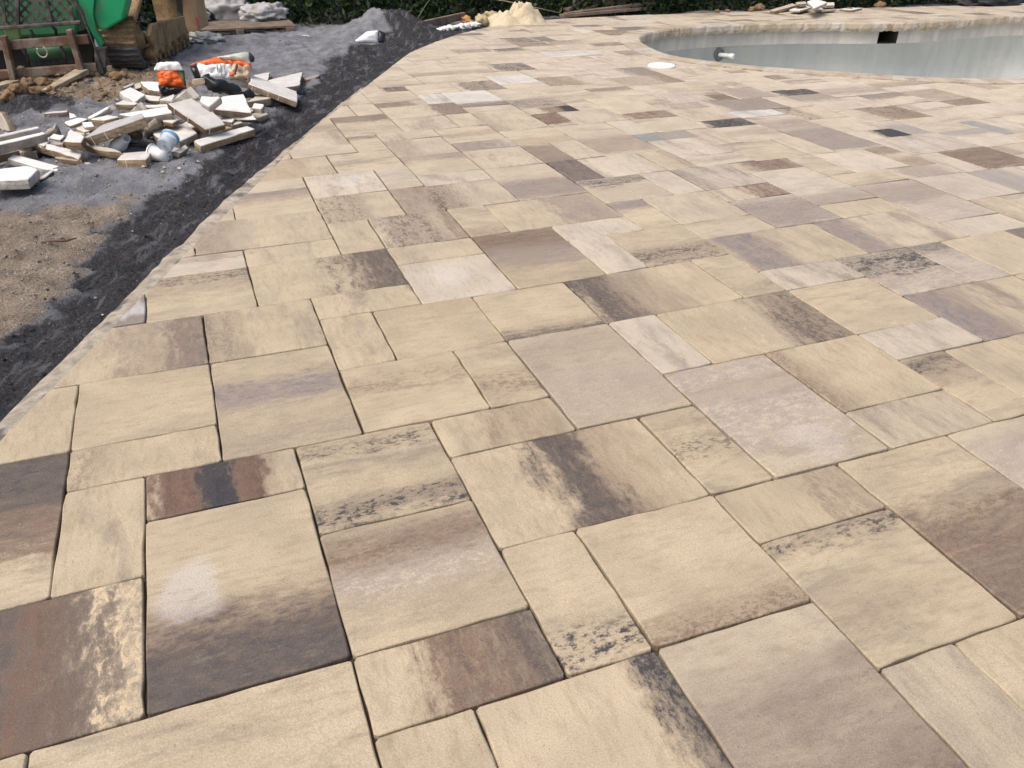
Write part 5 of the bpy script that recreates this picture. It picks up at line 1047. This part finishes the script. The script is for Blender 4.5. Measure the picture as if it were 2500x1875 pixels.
# second pile of offcuts beyond the pool
G2 = 'offcuts piled at the far edge beyond the pool'
for (pts, hs, tp_, sd_, th_, lab) in (([(840, 72), (960, 36), (985, 44), (870, 76)], (3, 6, 6), 'b', 't', 4, 'long tan offcut sloping at the left of the far pile'), ([(945, 70), (1030, 42), (1060, 58), (1000, 74)], (4, 5, 5), 'w', 'w', 3, 'white offcut beside the long tan one in the far pile'), ([(1040, 26), (1085, 10), (1150, 30), (1078, 62)], (12, 13, 12), 'w', 'w', 4, 'white square offcut on top of the far pile'), ([(980, 30), (1030, 25), (1040, 36), (985, 40)], (9, 9, 9), 'b', 't', 3, 'small tan offcut behind the topmost white one in the far pile'), ([(1120, 32), (1185, 30), (1190, 44), (1130, 46)], (8, 8, 8), 'c', 't', 4, 'brick shaped offcut right of the topmost in the far pile'), ([(1080, 68), (1150, 52), (1195, 66), (1120, 74)], (3.5, 4, 4), 'w', 'w', 3, 'flat white offcut at the right foot of the far pile'), ([(1215, 66), (1280, 58), (1340, 60), (1290, 70)], (2.5, 2.5, 2.5), 'c', 'g', 3, 'lone flat offcut right of the far pile')):
    slab([(x, y-8) for x, y in Zm('V5', pts)], [h*1.15 for h in hs], lab, tp_, sd_, th_*1.3, group=G2)
for k, (x, y, r, lab) in enumerate(((1850, 30, .05, 'brown clod left of the far pile of offcuts'), (1868, 27, .06, 'bigger brown clod left of the far pile of offcuts'), (1790, 32, .03, 'small brown clod farther left of the far pile of offcuts'), (1765, 33, .03, 'leftmost brown clod along the far edge'), (2165, 20, .06, 'brown clod right of the far pile, near the top right'), (2195, 16, .06, 'brown clod farthest right at the far edge'), (2090, 28, .035, 'small brown clod just right of the far pile'))):
    p = at(x, y); p.y += .12; rock('edge_clod', p+Vector((0, 0, r*.35)), r, M_CLOD, lab, 'clod', 'brown clods along the far edge')
a = at(2440, 16); o = blob('dark_tarp', a+Vector((.1, .25, .04)), .55, .22, .10, simple('black_sheet', (.02, .02, .023), .6, .4, 10), .35, 1.6, 9); tag(o, 'dark sheet lying beyond the deck at the top right corner', 'sheet')
# half buried bag by the mound
bm_ = empty('buried_bag', gp(890, 105)); tag(bm_, 'white and orange bag half buried in grey sand below the mound', 'bag')
c = gp(905, 104); pn2 = Vector((-.1, -.9, .5)).normalized()
def b3(pts): return [on_plane(*p, c+Vector((0, 0, .02)), pn2) for p in Zm('V3', pts)]
sheet('white_face', b3([(1390, 285), (1480, 215), (1560, 205), (1560, 290)]), 10, 8, M_WHT, .03, .008, 51, bm_)
sheet('dark_mouth', b3([(1560, 205), (1605, 225), (1600, 285), (1558, 292)]), 5, 6, M_BLK, .01, .006, 52, bm_)
sheet('orange_tip', b3([(1300, 332), (1385, 285), (1392, 300), (1330, 335)]), 6, 4, M_ORG, .008, .003, 53, bm_)
for (x, y, lab) in ((745, 88, 'pale flat chip on the grey sand below the pallet'), (785, 86, 'tan flat chip right of the pale one on the grey sand')):
    slab([(x-12, y), (x-2, y-4), (x+14, y), (x+2, y+4)], (2, 2, 2), lab, 'c' if x < 760 else 'b', 'k', 2, name='paver_chip', group='chips on the grey sand')
# skimmer lid on the paving and the gaps along the rim
p = at(1615, 162); o = lathe('skimmer_lid', p, (0, 0, 1), [(-.004, 0), (-.004, .098), (.008, .100), (.012, .094), (.010, .086), (.012, .02), (.012, 0)], M_PVC, None, 36); tag(o, 'round white plastic lid lying on the paving near the pool tip', 'lid')
